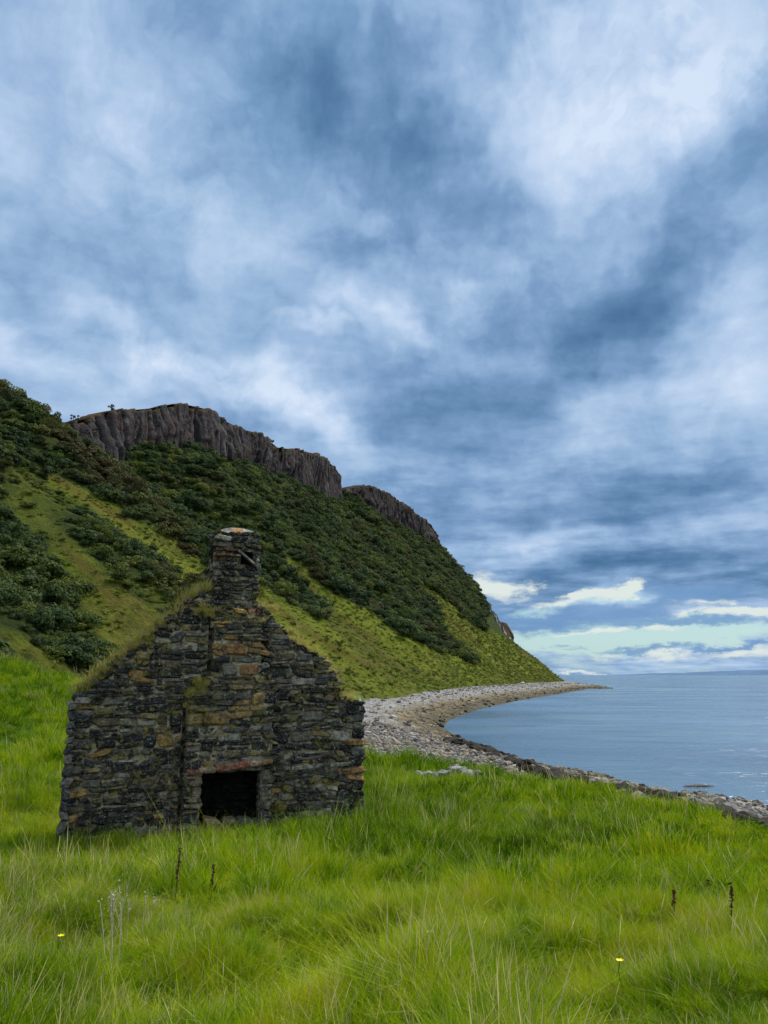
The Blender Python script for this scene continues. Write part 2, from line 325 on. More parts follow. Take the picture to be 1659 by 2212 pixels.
for px in np.concatenate([np.arange(0, 946, 4.0), [946]]):
    Y = ip(px, CY); c = atY(px, ip(px, SKY), Y)
    if 130 < px < 946: b = atY(px, max(ip(px, CB), ip(px, SKY) + 1), Y - 4 - .012 * (ip(px, CB) - ip(px, SKY)) * 4)
    else: b = c.copy()
    sec.append((ip(px, FT), b, c))
for fo, cr in [((121, 575, .5), (42, 650, 104)), ((105, 625, .5), (25, 690, 100)), ((60, 690, .5), (-10, 730, 95)), ((-60, 800, .5), (-90, 770, 90))]:
    sec.append((np.array(fo, float), np.array(cr, float), np.array(cr, float)))
FO = np.array([s[0] for s in sec]); BA = np.array([s[1] for s in sec]); CR = np.array([s[2] for s in sec])
mid = (FO + BA) / 2; arc = np.concatenate([[0], np.cumsum(np.linalg.norm(np.diff(mid[:, :2], axis=0), axis=1))])
sa = np.arange(0, arc[-1], 1.1)
def rs(A): return np.stack([np.interp(sa, arc, A[:, k]) for k in range(3)], 1)
rF, rB, rC = rs(FO), rs(BA), rs(CR)
# height profile up the slope: gentle apron, steeper scrub, then rock
ts = np.concatenate([[-.06], np.linspace(0, 1, 105)])
gp = np.interp(ts, [-.06, 0, .1, .21, .36, .44, .52, .63, .8, 1], [-.03, 0, .045, .11, .21, .33, .45, .60, .79, 1])
gq = np.interp(ts, [-.06, 0, .1, .2, .4, .6, .8, 1], [-.03, 0, .075, .155, .33, .54, .77, 1])
we = sstep(arc[-1] - 340, arc[-1] - 240, sa)[:, None]
pr = gp[None, :] * we + gq[None, :] * (1 - we)
TT = ts[None, :] + 0 * sa[:, None]; SS = sa[:, None] + 0 * TT
HX = rF[:, 0:1] * (1 - TT) + rB[:, 0:1] * TT; HY = rF[:, 1:2] * (1 - TT) + rB[:, 1:2] * TT
HZ = rF[:, 2:3] + (rB[:, 2:3] - rF[:, 2:3]) * pr
def hill_s(px, py):   # where on the slope a spot seen in the photograph lies
    PX, PY = proj(HX, HY, HZ); k = np.argmin((PX - px) ** 2 + (PY - py) ** 2 + (HY < 20) * 1e9); i, j = np.unravel_index(k, HX.shape); return sa[i], ts[j]
# spurs (grassy ribs running down the slope) and gullies between
SPUR = [(30, 1010, 15, 3), (300, 1130, 16, 5), (250, 1245, 13, 5), (100, 1405, 12, 4), (640, 1235, 14, 5), (760, 1330, 13, 3), (560, 1275, 12, 3), (960, 1310, 15, 6), (870, 1400, 14, 3)]
GUL = [(215, 1130, 12, 3), (330, 1250, 10, 4), (130, 1330, 12, 5), (610, 1290, 9, 3), (830, 1300, 16, 4), (900, 1320, 10, 3)]
D = 0 * HX
env = sstep(0, .18, TT) * (1 - sstep(.82, 1, TT))
for px, py, w, a in SPUR: s0, t0 = hill_s(px, py); D = D + a * np.exp(-((SS - s0 + 14 * (TT - t0)) / w) ** 2)
for px, py, w, a in GUL: s0, t0 = hill_s(px, py); D = D - a * np.exp(-((SS - s0 + 14 * (TT - t0)) / w) ** 2)
D = D + 1.6 * fbm(SS / 16, TT * 2.0, 3, 3)
D = D * env + (.7 * fbm(SS / 7, TT * 12, 8, 4) + .25 * fbm(SS / 2.0, TT * 45, 9, 2)) * sstep(0, .12, TT) * (1 - .9 * sstep(.9, 1, TT))
HX = HX + D * .55; HZ = HZ + D * .75
PX, PY = proj(HX, HY, HZ)
GRASS = [[(40, 975), (59, 990), (140, 1035), (219, 1083), (330, 1140), (430, 1197), (450, 1250), (440, 1275), (395, 1268), (340, 1205), (234, 1140), (150, 1078), (90, 1030), (50, 992)],
         [(129, 1162), (170, 1190), (219, 1224), (290, 1280), (351, 1318), (400, 1345), (360, 1400), (281, 1400), (234, 1396), (190, 1340), (164, 1298), (125, 1240), (80, 1190)],
         [(-60, 1330), (0, 1357), (78, 1396), (156, 1445), (215, 1480), (300, 1560), (-60, 1560)],
         [(540, 1262), (590, 1275), (640, 1310), (690, 1338), (705, 1325), (665, 1272), (611, 1199), (640, 1213), (690, 1262), (741, 1283), (809, 1335), (860, 1362), (900, 1385), (950, 1405), (1000, 1424), (1028, 1432), (985, 1395), (955, 1366), (934, 1314), (918, 1285), (903, 1251), (944, 1280), (1007, 1338), (1069, 1374), (1100, 1390), (1320, 1490), (1300, 1580), (250, 1580), (330, 1450), (450, 1380), (520, 1330)]]
BRACK = [[(0, 1000), (59, 1010), (150, 1085), (240, 1150), (330, 1215), (420, 1285), (370, 1330), (290, 1275), (210, 1205), (120, 1165), (0, 1150)], [(0, 1040), (59, 1010), (140, 1080), (230, 1165), (330, 1225), (300, 1235), (200, 1200), (110, 1150), (0, 1110)], [(0, 1160), (80, 1190), (125, 1240), (80, 1260), (0, 1230)]]
DARK = [[(140, 1105), (200, 1135), (270, 1180), (335, 1222), (400, 1285), (372, 1300), (330, 1272), (265, 1238), (190, 1190), (130, 1140)], [(-20, 1120), (60, 1150), (110, 1210), (90, 1260), (-20, 1250)]]
def cover(px, py, s, t):
    jx = px + 9 * fbm(s / 7, t * 14, 21, 4); jy = py + 7 * fbm(s / 7, t * 14, 31, 4)
    g = np.zeros(np.shape(px), bool)
    for P in GRASS: g |= inpoly(jx, jy, P)
    b = np.zeros(np.shape(px), bool)
    for P in BRACK: b |= inpoly(jx, jy, P)
    for P in DARK: k = inpoly(jx, jy, P); g &= ~k; b &= ~k
    return g, b & ~g
gm, bm = cover(PX, PY, SS, TT)
veg = np.where(gm, 0.0, np.where(bm, .5, 1.0))
vs = veg.copy()
for _ in range(2): vs[1:-1, 1:-1] = (vs[1:-1, 1:-1] * 2 + vs[:-2, 1:-1] + vs[2:, 1:-1] + vs[1:-1, :-2] + vs[1:-1, 2:]) / 6
# bracken-brown crests of the ribs
brown = np.zeros(HX.shape)
for q, w in [([(90, 1010), (200, 1085), (280, 1130)], 17), ([(130, 1170), (200, 1240), (250, 1300)], 22), ([(640, 1225), (700, 1310), (800, 1380)], 16), ([(560, 1290), (720, 1400), (800, 1440)], 14), ([(930, 1290), (1000, 1370), (1040, 1400)], 14), ([(30, 1180), (120, 1240)], 24)]:
    brown = np.maximum(brown, 1 - np.clip(segdist(PX, PY, q) / w, 0, 1))
mH, T, B = mat('hillside_turf_and_bracken')
p = wpos(T); hs = T.node('ShaderNodeCombineXYZ', ins={0: T.math('MULTIPLY', attr(T, 'along'), .16), 1: T.math('MULTIPLY', attr(T, 'up'), 3.2), 2: 0.0}).outputs[0]
vg = attr(T, 'veg'); br = attr(T, 'brown')
st = T.noise(hs, 1.0, 6, .62, .6).outputs['Fac']; fine = T.noise(p, .55, 7, .72).outputs['Fac']; ff = T.noise(p, 2.2, 5, .75).outputs['Fac']
g = T.ramp(T.math('MULTIPLY_ADD', fine, .5, T.math('MULTIPLY', st, .5)), [(.34, (.016, .028, .005)), (.44, (.075, .100, .009)), (.52, (.125, .150, .013)), (.62, (.185, .185, .026))])
g = T.mix(T.mapr(T.noise(p, .06, 4, .6).outputs['Fac'], .48, .66, 0, .5), g, T.ramp(fine, [(.35, (.05, .036, .012)), (.65, (.16, .105, .035))]))
g = T.mix(T.math('MULTIPLY', T.mapr(br, .1, .8), T.mapr(fine, .30, .60, 0, .8)), g, (.105, .066, .020))
g = T.mix(T.mapr(ff, .36, .50, .35, 0), g, (.035, .050, .008))
d = T.ramp(fine, [(.3, (.016, .028, .007)), (.7, (.055, .072, .015))])
c = T.mix(T.mapr(vg, .15, .80), g, d)
T.l.new(c, B.inputs['Base Color']); B.inputs['Roughness'].default_value = .95; B.inputs['Specular IOR Level'].default_value = .05
bump(T, B, T.math('ADD', fine, T.math('MULTIPLY', ff, .5)), 1, 1.2)
# inland plateau rows behind the crest complete the hill
ir = np.array([0, 6, 20, 50, 110, 220]); inl = rC[:, :2] - rF[:, :2]; inl /= np.linalg.norm(inl, axis=1)[:, None]
PXp = rC[:, 0:1] + inl[:, 0:1] * ir; PYp = rC[:, 1:2] + inl[:, 1:2] * ir; PZp = rC[:, 2:3] - .3 - .16 * ir[None, :] + 0 * PXp
hv = np.concatenate([np.stack([HX.ravel(), HY.ravel(), HZ.ravel()], 1), np.stack([PXp.ravel(), PYp.ravel(), PZp.ravel()], 1)])
hf = np.concatenate([grid_faces(*HX.shape), grid_faces(*PXp.shape) + HX.size])
hill = mesh_obj('hillside', hv, hf[:, ::-1], mH, smooth=True); tag(hill, kind='structure')
z0 = np.zeros(PXp.size)
fattr(hill, 'veg', np.concatenate([vs.ravel(), z0 + .6])); fattr(hill, 'brown', np.concatenate([brown.ravel(), z0]))
fattr(hill, 'along', np.concatenate([SS.ravel() + 14 * TT.ravel(), z0])); fattr(hill, 'up', np.concatenate([(TT + 0 * SS).ravel(), z0]))

mC, T, B = mat('basalt_cliff_rock')
p = wpos(T); uu = attr(T, 'along')
cv = T.node('ShaderNodeCombineXYZ', ins={0: uu, 1: T.math('MULTIPLY', attr(T, 'up'), 1.4), 2: 0.0}).outputs[0]
vn = T.noise(cv, .55, 5, .7, .2).outputs['Fac']; pn = T.noise(p, .35, 6, .7).outputs['Fac']
c = T.ramp(T.math('MULTIPLY_ADD', vn, .6, T.math('MULTIPLY', pn, .4)), [(.36, (.003, .003, .003)), (.46, (.013, .011, .012)), (.55, (.034, .028, .028)), (.68, (.10, .085, .076))])
cr_ = attr(T, 'column'); c = T.mix(T.math('MULTIPLY', T.mapr(cr_, .62, 1, 0, .9), T.mapr(pn, .42, .55)), c, (.070, .060, .055)); c = T.mix(T.mapr(cr_, .4, 0, 0, .8), c, (.008, .007, .008)); c = T.mix(T.mapr(T.noise(p, .12, 4, .6).outputs['Fac'], .5, .62, 0, .55), c, (.035, .018, .012))
c = T.mix(T.mapr(T.noise(p, .22, 5, .7).outputs['Fac'], .60, .66, 0, .85), c, (.030, .045, .010))
c = T.mix(attr(T, 'pale'), c, T.ramp(pn, [(.35, (.12, .10, .085)), (.65, (.36, .32, .28))]))
T.l.new(c, B.inputs['Base Color']); B.inputs['Roughness'].default_value = .9
bump(T, B, T.math('ADD', vn, pn), 1, .9)
def cliff(pts_b, pts_c, name, pale=0.0, amp=1.0, seed=0, taper=True):
    r = np.random.default_rng(50 + seed)
    L = np.concatenate([[0], np.cumsum(np.linalg.norm(np.diff(pts_c[:, :2], axis=0), axis=1))]); st_ = .38 if L[-1] > 40 else .3
    a = np.arange(0, L[-1], st_); b = np.stack([np.interp(a, L, pts_b[:, k]) for k in range(3)], 1); c = np.stack([np.interp(a, L, pts_c[:, k]) for k in range(3)], 1)
    edges = [0]
    while edges[-1] < L[-1] + 4: edges.append(edges[-1] + r.choice([.8, 1.2, 1.6, 2.3, 3.6]) * r.uniform(.8, 1.2))
    edges = np.array(edges); k = np.searchsorted(edges, a, side='right') - 1
    fr = (a - edges[k]) / (edges[k + 1] - edges[k])
    off = r.uniform(0, 1.1, len(edges)); hh_ = r.uniform(-1.3, .5, len(edges)) + np.where(r.random(len(edges)) < .14, -1.6, 0)
    r_gap = r.random(len(edges)) ** 1.5 * 2
    tang = np.gradient(c[:, :2], axis=0); tang /= np.linalg.norm(tang, axis=1)[:, None]; nrm = np.stack([tang[:, 1], -tang[:, 0]], 1)
    NR = 22; rows = np.linspace(0, 1, NR); te = np.minimum(sstep(0, 8, a), sstep(0, 8, L[-1] - a)) if taper else np.ones(len(a))
    V = []; al = []; up = []; colr = r.random(len(edges))[k]; colr = np.clip(colr + .25 * fbm(a / 11, a * 0, 9, 2), 0, 1); cs = []
    for i, h in enumerate(rows):
        a_ = a + .28 * fbm(a / 6, h * 2 + a * 0, 77 + seed, 2); k = np.clip(np.searchsorted(edges, a_, side='right') - 1, 0, len(edges) - 2); fr = np.clip((a_ - edges[k]) / (edges[k + 1] - edges[k]), 0, 1)
        brk = fbm(k * 1.7, h * 5 + k * .37, 11 + seed, 2)
        o = amp * te * (1.7 * off[k] * (1 - .4 * h) - 1.3 * np.exp(-(np.minimum(fr, 1 - fr) / .11) ** 2) * (r_gap[k]) + 1.0 * np.minimum(1, 3.2 * np.minimum(fr, 1 - fr)) + (r_gap[k] > .8) * .8 * np.round(brk * 2.5) * .5 + 4.2 * fbm(a / 15, h * .8, 40 + seed, 3) * (1 - .6 * h) + .3 * fbm(a * 1.3, h * 9, 41, 2))
        q = b * (1 - h) + c * h; z = q[:, 2] + (hh_[k] * te * min(1, h * 1.5) if i else -3)
        if i == NR - 1: o = o * .75
        V.append(np.stack([q[:, 0] + nrm[:, 0] * o, q[:, 1] + nrm[:, 1] * o, z], 1)); al.append(a); up.append(np.full(len(a), h * 6))
    q = V[-1].copy(); q[:, :2] -= nrm * 7; q[:, 2] += -.9 + .5 * fbm(a / 3, a * 0, 3, 2); V.append(q); al.append(a); up.append(np.full(len(a), 7.))
    q = q.copy(); q[:, :2] -= nrm * 10; q[:, 2] -= 8; V.append(q); al.append(a); up.append(np.full(len(a), 8.))
    o = mesh_obj(name, np.concatenate(V), grid_faces(NR + 2, len(a)), [mC, mCT]); tag(o, kind='structure')
    n = len(a) - 1; mi = np.zeros(n * (NR + 1), dtype=np.int32); mi[n * (NR - 2):] = 1; o.data.polygons.foreach_set('material_index', mi)
    fattr(o, 'along', np.concatenate(al)); fattr(o, 'up', np.concatenate(up)); fattr(o, 'pale', np.full(len(V) * len(a), pale)); fattr(o, 'column', np.tile(colr, len(V))); return o
mCT, T, B = mat('heather_turf'); T.l.new(T.ramp(T.noise(wpos(T), .5, 5, .7).outputs['Fac'], [(.35, (.022, .024, .008)), (.5, (.040, .022, .010)), (.65, (.06, .042, .013))]), B.inputs['Base Color']); B.inputs['Roughness'].default_value = 1
i0 = 7; def_px = np.concatenate([np.arange(0, 946, 4.0), [946]])
def sl_(a, b): m = (def_px >= a) & (def_px <= b); i = np.where(m)[0] + i0; return BA[i], CR[i]
cliff(*sl_(130, 742), 'cliff', seed=1); cliff(*sl_(746, 946), 'cliff', seed=2)
# pale rock face low on the headland
q0 = [atY(a, b, y) for a, b, y in ((1060, 1350, 573), (1072, 1362, 571), (1084, 1378, 569), (1094, 1388, 567), (1100, 1394, 566))]
q1 = [atY(a, b, y) for a, b, y in ((1060, 1318, 577), (1070, 1322, 576), (1080, 1334, 575), (1089, 1352, 573), (1095, 1378, 572))]
cliff(np.array(q0), np.array(q1), 'cliff', pale=.85, amp=.7, seed=3, taper=False)

# ------------------------------------------------------------------ scatter machinery
def scatter_obj(name, pts, rot, scl, idx, variants):
    o = mesh_obj(name, pts, [], variants[0].data.materials[0])
    for n, dt, key, v in (('rot', 'FLOAT_VECTOR', 'vector', rot), ('scl', 'FLOAT_VECTOR', 'vector', scl), ('idx', 'INT', 'value', idx)):
        a = o.data.attributes.new(n, dt, 'POINT'); a.data.foreach_set(key, np.asarray(v, dtype=np.int32 if dt == 'INT' else np.float32).ravel())
    cl = bpy.data.collections.new(name + '_kinds')
    for k, vv in enumerate(variants): vv.name = '%s_kind_%02d' % (name, k); cl.objects.link(vv)
    g = bpy.data.node_groups.new(name, 'GeometryNodeTree'); g.is_modifier = True
    g.interface.new_socket('Geometry', in_out='INPUT', socket_type='NodeSocketGeometry'); g.interface.new_socket('Geometry', in_out='OUTPUT', socket_type='NodeSocketGeometry')
    N, Lk = g.nodes, g.links
    i = N.new('NodeGroupInput'); ou = N.new('NodeGroupOutput'); ci = N.new('GeometryNodeCollectionInfo'); ci.inputs['Collection'].default_value = cl
    ci.inputs['Separate Children'].default_value = True; ci.inputs['Reset Children'].default_value = True
    ip_ = N.new('GeometryNodeInstanceOnPoints'); ip_.inputs['Pick Instance'].default_value = True
    def na(nm, dt): n = N.new('GeometryNodeInputNamedAttribute'); n.data_type = dt; n.inputs[0].default_value = nm; return n.outputs[0]
    e2r = N.new('FunctionNodeEulerToRotation'); Lk.new(na('rot', 'FLOAT_VECTOR'), e2r.inputs[0])
    Lk.new(i.outputs[0], ip_.inputs['Points']); Lk.new(ci.outputs[0], ip_.inputs['Instance']); Lk.new(na('idx', 'INT'), ip_.inputs['Instance Index'])
    Lk.new(e2r.outputs[0], ip_.inputs['Rotation']); Lk.new(na('scl', 'FLOAT_VECTOR'), ip_.inputs['Scale']); Lk.new(ip_.outputs[0], ou.inputs[0])
    md = o.modifiers.new('scatter', 'NODES'); md.node_group = g
    return o

# ------------------------------------------------------------------ scrub on the slopes
def leaf_material(name, stops, patch=.03, brownmix=0.0):
    m, T, B = mat(name); p = wpos(T); rnd = T.node('ShaderNodeObjectInfo').outputs['Random']
    k = T.math('ADD', T.math('MULTIPLY', rnd, .18), T.math('ADD', T.math('MULTIPLY', T.noise(p, patch, 5, .65).outputs['Fac'], .75), T.math('MULTIPLY', attr(T, 'lv'), .16)))
    c = T.ramp(k, stops)
    if brownmix: c = T.mix(T.mapr(T.noise(T.vmath('ADD', p, (900, 0, 0)), .05, 3, .6).outputs['Fac'], .55, .68, 0, brownmix), c, (.055, .035, .012))
    T.l.new(c, B.inputs['Base Color']); B.inputs['Roughness'].default_value = .75; B.inputs['Specular IOR Level'].default_value = .15
    tr = T.node('ShaderNodeBsdfTranslucent'); T.l.new(c, tr.inputs[0]); mx = T.node('ShaderNodeMixShader', ins={0: .22}); T.l.new(B.outputs[0], mx.inputs[1]); T.l.new(tr.outputs[0], mx.inputs[2])
    T.l.new(mx.outputs[0], T.n['Material Output'].inputs[0]); return m
mLeaf = leaf_material('scrub_leaves', [(.28, (.010, .022, .008)), (.45, (.021, .040, .011)), (.6, (.040, .063, .014)), (.78, (.08, .098, .02))], .03, .75)
def bush(seed, n=1500, leaf=.075, lobes=9, flat=.75):
    r = np.random.default_rng(seed); L = r.normal(0, .42, (lobes, 3)); L[:, 2] = np.abs(L[:, 2]) * flat + .25; rad = r.uniform(.28, .52, lobes)
    V, Fc, lv = [], [], []
    for i in range(n):
        k = r.integers(lobes); d = r.normal(size=3); d[2] = abs(d[2]) if r.random() < .75 else d[2]; d /= np.linalg.norm(d)
        c = L[k] + d * rad[k] * r.uniform(.8, 1.05); u = np.cross(d, r.normal(size=3)); u /= np.linalg.norm(u); w = np.cross(d, u) + d * r.uniform(-.5, .5)
        s = leaf * r.uniform(.6, 1.4); b = len(V); V += [c - u * s, c - w * s * .7, c + u * s, c + w * s * .7 + d * s * .4]; Fc.append((b, b + 1, b + 2, b + 3)); lv += [r.random()] * 4
    o = mesh_obj('scrub', np.array(V), Fc, mLeaf, link=False); fattr(o, 'lv', lv); return o
nS, nT = HX.shape
def sample_hill(n, tmin=0.02, tmax=1.0):
    i = rng.random(n) * (nS - 2); j = 1 + (rng.uniform(tmin, tmax, n)) * (nT - 3); i0_ = i.astype(int); j0 = np.minimum(j.astype(int), nT - 2); fi = i - i0_; fj = j - j0
    def bl(A): return A[i0_, j0] * (1 - fi) * (1 - fj) + A[i0_ + 1, j0] * fi * (1 - fj) + A[i0_, j0 + 1] * (1 - fi) * fj + A[i0_ + 1, j0 + 1] * fi * fj
    return bl(HX), bl(HY), bl(HZ), bl(SS), bl(TT + 0 * SS)
bx, by, bz, bs, bt = sample_hill(56000)
px_, py_ = proj(bx, by, bz); g_, b_ = cover(px_, py_, bs, bt)
vis = (by > 5) & (px_ > -500) & (px_ < 1250)
clump = fbm(bx / 9, by / 9, 12, 3); rnd = rng.random(len(bx))
streak = fbm((bs + 14 * bt) / 5, bt * 5, 15, 3)
keepb = ~((px_ > 1045) & (px_ < 1250) & (py_ > 1318)) & vis & np.where(g_, ((streak > .95) & (rnd < .35)) | ((streak > .5) & (rnd < .018)), np.where(b_, rnd < .66 + .3 * clump, rnd < .80 + .2 * clump)) & (bt > .03)
bsz = np.where(g_, .8, np.where(b_, 1.25, 2.1)) * np.clip(rng.lognormal(-.35, .42, len(bx)), .28, 1.5) * (1 + .22 * clump)
bsz = bsz * np.interp(by, [60, 200, 500], [.6, .95, 1.15])
sel = np.where(keepb)[0]; n = len(sel)
print('bushes', n)
mVar = [bush(100 + k) for k in range(5)] + [bush(110 + k, 1100, .075, 12, .5) for k in range(3)]
mBrk = leaf_material('bracken_fronds', [(.28, (.030, .048, .010)), (.45, (.052, .078, .012)), (.6, (.085, .108, .016)), (.78, (.13, .13, .025))], .05, .6)
for q in mVar[5:]: q.data.materials[0] = mBrk
bidx = np.where(b_[sel] & (rng.random(n) < .85), 5 + rng.integers(0, 3, n), np.where(rng.random(n) < .28, 5 + rng.integers(0, 3, n), rng.integers(0, 5, n)))
scr = scatter_obj('scrub', np.stack([bx[sel], by[sel], bz[sel] - .25 * bsz[sel]], 1), np.stack([rng.normal(0, .15, n), rng.normal(0, .15, n), rng.uniform(0, 6.28, n)], 1),
    np.stack([bsz[sel] * rng.uniform(.9, 1.3, n), bsz[sel] * rng.uniform(.9, 1.3, n), bsz[sel] * rng.uniform(.7, 1.25, n) * np.where(b_[sel], .6, 1)], 1), bidx, mVar)
tag(scr, 'dense dark green scrub woodland covering the steep hillside below the cliffs', 'woodland', kind='stuff')

mTus = leaf_material('tussock_leaves', [(.36, (.060, .084, .008)), (.48, (.105, .135, .012)), (.60, (.155, .175, .018)), (.74, (.20, .18, .035))], .05, .6)
tx, ty, tz, tss, tt = sample_hill(60000, .0, .8); tp = proj(tx, ty, tz); tg, tb = cover(tp[0], tp[1], tss, tt)
tk = (tg | (tb & (rng.random(len(tx)) < .5))) & (ty > 25) & (tp[0] > -300) & (tp[0] < 1250); tx, ty, tz = tx[tk], ty[tk], tz[tk]; n = len(tx); print('tussocks', n)
tz_ = rng.lognormal(0, .35, n) * np.interp(ty, [40, 150, 400], [.22, .34, .55])
tu = [bush(200 + k, 260, .13, 7) for k in range(3)]
for q in tu: q.data.materials[0] = mTus
ht = scatter_obj('hill_grass', np.stack([tx, ty, tz - .1], 1), np.stack([rng.normal(0, .2, n), rng.normal(0, .2, n), rng.uniform(0, 6.28, n)], 1), np.stack([tz_ * rng.uniform(.9, 1.8, n), tz_ * rng.uniform(.9, 1.5, n), tz_ * rng.uniform(.4, .8, n)], 1), rng.integers(0, 3, n), tu)
tag(ht, 'yellow-green grass and bracken tussocks on the ribs of the hillside', 'hillside grass', kind='stuff')
# small trees standing alone on the skyline
mBark, T, B = mat('bark'); T.l.new(T.ramp(T.noise(objpos(T), 6, 4).outputs['Fac'], [(.3, (.03, .025, .02)), (.7, (.09, .075, .06))]), B.inputs['Base Color']); B.inputs['Roughness'].default_value = .9
def limb(V, Fc, p0, p1, r0, r1, seg=5):
    p0 = np.array(p0, float); p1 = np.array(p1, float); d = p1 - p0; d /= np.linalg.norm(d) + 1e-9; u = np.cross(d, (.3, .9, .2)); u /= np.linalg.norm(u); w = np.cross(d, u); b = len(V)
    for p, r in ((p0, r0), (p1, r1)):
        for k in range(seg): a = 6.283 * k / seg; V.append(p + (u * math.cos(a) + w * math.sin(a)) * r)
    for k in range(seg): Fc.append((b + k, b + (k + 1) % seg, b + seg + (k + 1) % seg, b + seg + k))
def skyline_tree(px, py, h, label, Y=None, lean=.0):
    Y = Y or float(ip(px, CY)); base = atY(px, py, Y); e = bpy.data.objects.new('small_tree', None); COL.objects.link(e); e.location = base
    tag(e, label, 'tree', 'small trees on the skyline'); r = np.random.default_rng(int(px * 7)); V, Fc = [], []
    limb(V, Fc, (0, 0, -1.2), (lean * h * .5, 0, h * .55), .16, .09)
    for k in range(6): a = r.uniform(0, 6.28); limb(V, Fc, (lean * h * .3, 0, h * r.uniform(.3, .5)), (lean * h * .6 + math.cos(a) * h * .28, math.sin(a) * h * .28, h * r.uniform(.6, .9)), .07, .03, 4)
    mesh_obj('trunk', V, Fc, mBark, e)
    V, Fc, lv = [], [], []
    for i in range(380):
        k = i % 7; rr = np.random.default_rng(k + int(px)); c = np.array([lean * h * .6, 0, h * .62]) + rr.normal(0, .2, 3) * h * np.array([1.1, 1, .7]); d = r.normal(size=3); d /= np.linalg.norm(d); c = c + d * h * .15 * r.uniform(.5, 1.1)
        s = h * .045 * r.uniform(.6, 1.4); u = np.cross(d, r.normal(size=3)); u /= np.linalg.norm(u); w = np.cross(d, u); b = len(V); V += [c - u * s, c - w * s, c + u * s, c + w * s]; Fc.append((b, b + 1, b + 2, b + 3)); lv += [r.random()] * 4
    o = mesh_obj('crown', np.array(V), Fc, mLeaf, e); fattr(o, 'lv', lv)
skyline_tree(242, 892, 3.0, 'small tree standing alone on the cliff edge where the turf steps up'); skyline_tree(158, 912, 2.8, 'low tree at the far left end of the cliff top, beside the bushy slope')
skyline_tree(588, 962, 3.4, 'small tree in the notch between the high cliff and the lower step of the cliff'); skyline_tree(46, 874, 3.4, 'round tree on the bushy skyline at the left edge of the photo', lean=.1)
skyline_tree(95, 910, 2.8, 'little bushy tree on the skyline just left of the cliff')

# ------------------------------------------------------------------ stones and boulders
def rock_mesh(seed, m, sub=2, flat=.62, link=False, name='boulder'):
    import bmesh
    bm_ = bmesh.new(); bmesh.ops.create_icosphere(bm_, subdivisions=sub, radius=1); r = random.Random(seed); ox = r.uniform(0, 99)
    cuts = [(Vector((r.gauss(0, 1), r.gauss(0, 1), r.gauss(0, 1))).normalized(), r.uniform(.55, .85)) for _ in range(8)]
    for v in bm_.verts:
        for nrm, dd in cuts:
            k = v.co.dot(nrm)
            if k > dd: v.co -= nrm * (k - dd) * .9
        v.co *= 1 + .16 * mnoise.noise(v.co * 1.7 + Vector((ox, 0, 0)))
        v.co.z *= flat
    me = bpy.data.meshes.new(name); bm_.to_mesh(me); bm_.free(); me.materials.append(m); o = bpy.data.objects.new(name, me)
    if link: COL.objects.link(o)
    return o
def rock_material(name, stops, weed=0.0):
    m, T, B = mat(name); rnd = T.node('ShaderNodeObjectInfo').outputs['Random']; p = objpos(T)
    c = T.ramp(rnd, stops); nz = T.noise(p, 2.4, 6, .7).outputs['Fac']
    c = T.mix(T.mapr(nz, .35, .6, .45, 0), c, (.05, .045, .04) if not weed else (.008, .007, .006))
    if not weed: c = T.mix(T.mapr(T.noise(p, 5, 3, .6).outputs['Fac'], .6, .68, 0, .4), c, (.40, .37, .30))
    if weed: c = T.mix(T.mapr(T.noise(p, 1.3, 4, .6).outputs['Fac'], .4, .55, 0, weed), c, (.018, .014, .008))
    T.l.new(c, B.inputs['Base Color']); B.inputs['Roughness'].default_value = .85; B.inputs['Specular IOR Level'].default_value = .15; bump(T, B, nz, .8, .06); return m
mR1 = rock_material('dry_beach_stone', [(0, (.045, .042, .04)), (.25, (.12, .112, .105)), (.5, (.19, .175, .155)), (.7, (.27, .21, .13)), (.88, (.14, .085, .055)), (1, (.40, .37, .32))])
mR2 = rock_material('tidal_stone', [(0, (.05, .042, .03)), (.4, (.13, .10, .055)), (.75, (.26, .20, .11)), (1, (.34, .28, .18))])
mR3 = rock_material('wet_dark_rock', [(0, (.004, .004, .004)), (.7, (.011, .009, .007)), (1, (.035, .026, .017))], .85)
v1 = [rock_mesh(k, mR1, 1) for k in range(6)] + [rock_mesh(k + 20, mR2, 1) for k in range(4)] + [rock_mesh(k + 40, mR3, 1) for k in range(4)]
# random points over the beach, denser near
def beach_pts(n, y0, y1, x0, x1):
    x = rng.uniform(x0, x1, n); y = rng.uniform(y0, y1, n); ok = inpoly(x, y, LAND) & ~inpoly(x, y, MEADOW); x, y = x[ok], y[ok]; return x, y
xs1, ys1 = beach_pts(150000, 14, 70, -14, 30); xs2, ys2 = beach_pts(150000, 70, 380, -15, 105)
ok2 = rng.random(len(xs2)) < .5; xs2, ys2 = xs2[ok2], ys2[ok2]
sx_ = np.concatenate([xs1, xs2]); sy_ = np.concatenate([ys1, ys2]); d = segdist(sx_, sy_, WL)
pp = proj(sx_, sy_, 0 * sx_ + 1); ok = (pp[0] > 640) & (pp[0] < 1800); sx_, sy_, d = sx_[ok], sy_[ok], d[ok]
dj = d + 1.6 * fbm(sx_ / 3, sy_ / 3, 77, 3)
near = sy_ < 70
lim = np.where(near, .75, .55) * np.clip(.55 + .5 * fbm(sx_ / 2.5, sy_ / 2.5, 71, 3), .15, 1.0)
k3 = dj < np.where(near, 3.0, 1.3); k2 = (~k3) & (dj < np.where(near, 4.5, 5.0)) 
ok = rng.random(len(sx_)) < lim * np.where(near, .62, np.where(k2, .75, .42)); sx_, sy_, d, k2, k3, near = [a[ok] for a in (sx_, sy_, d, k2, k3, near)]
n = len(sx_); print('stones', n)
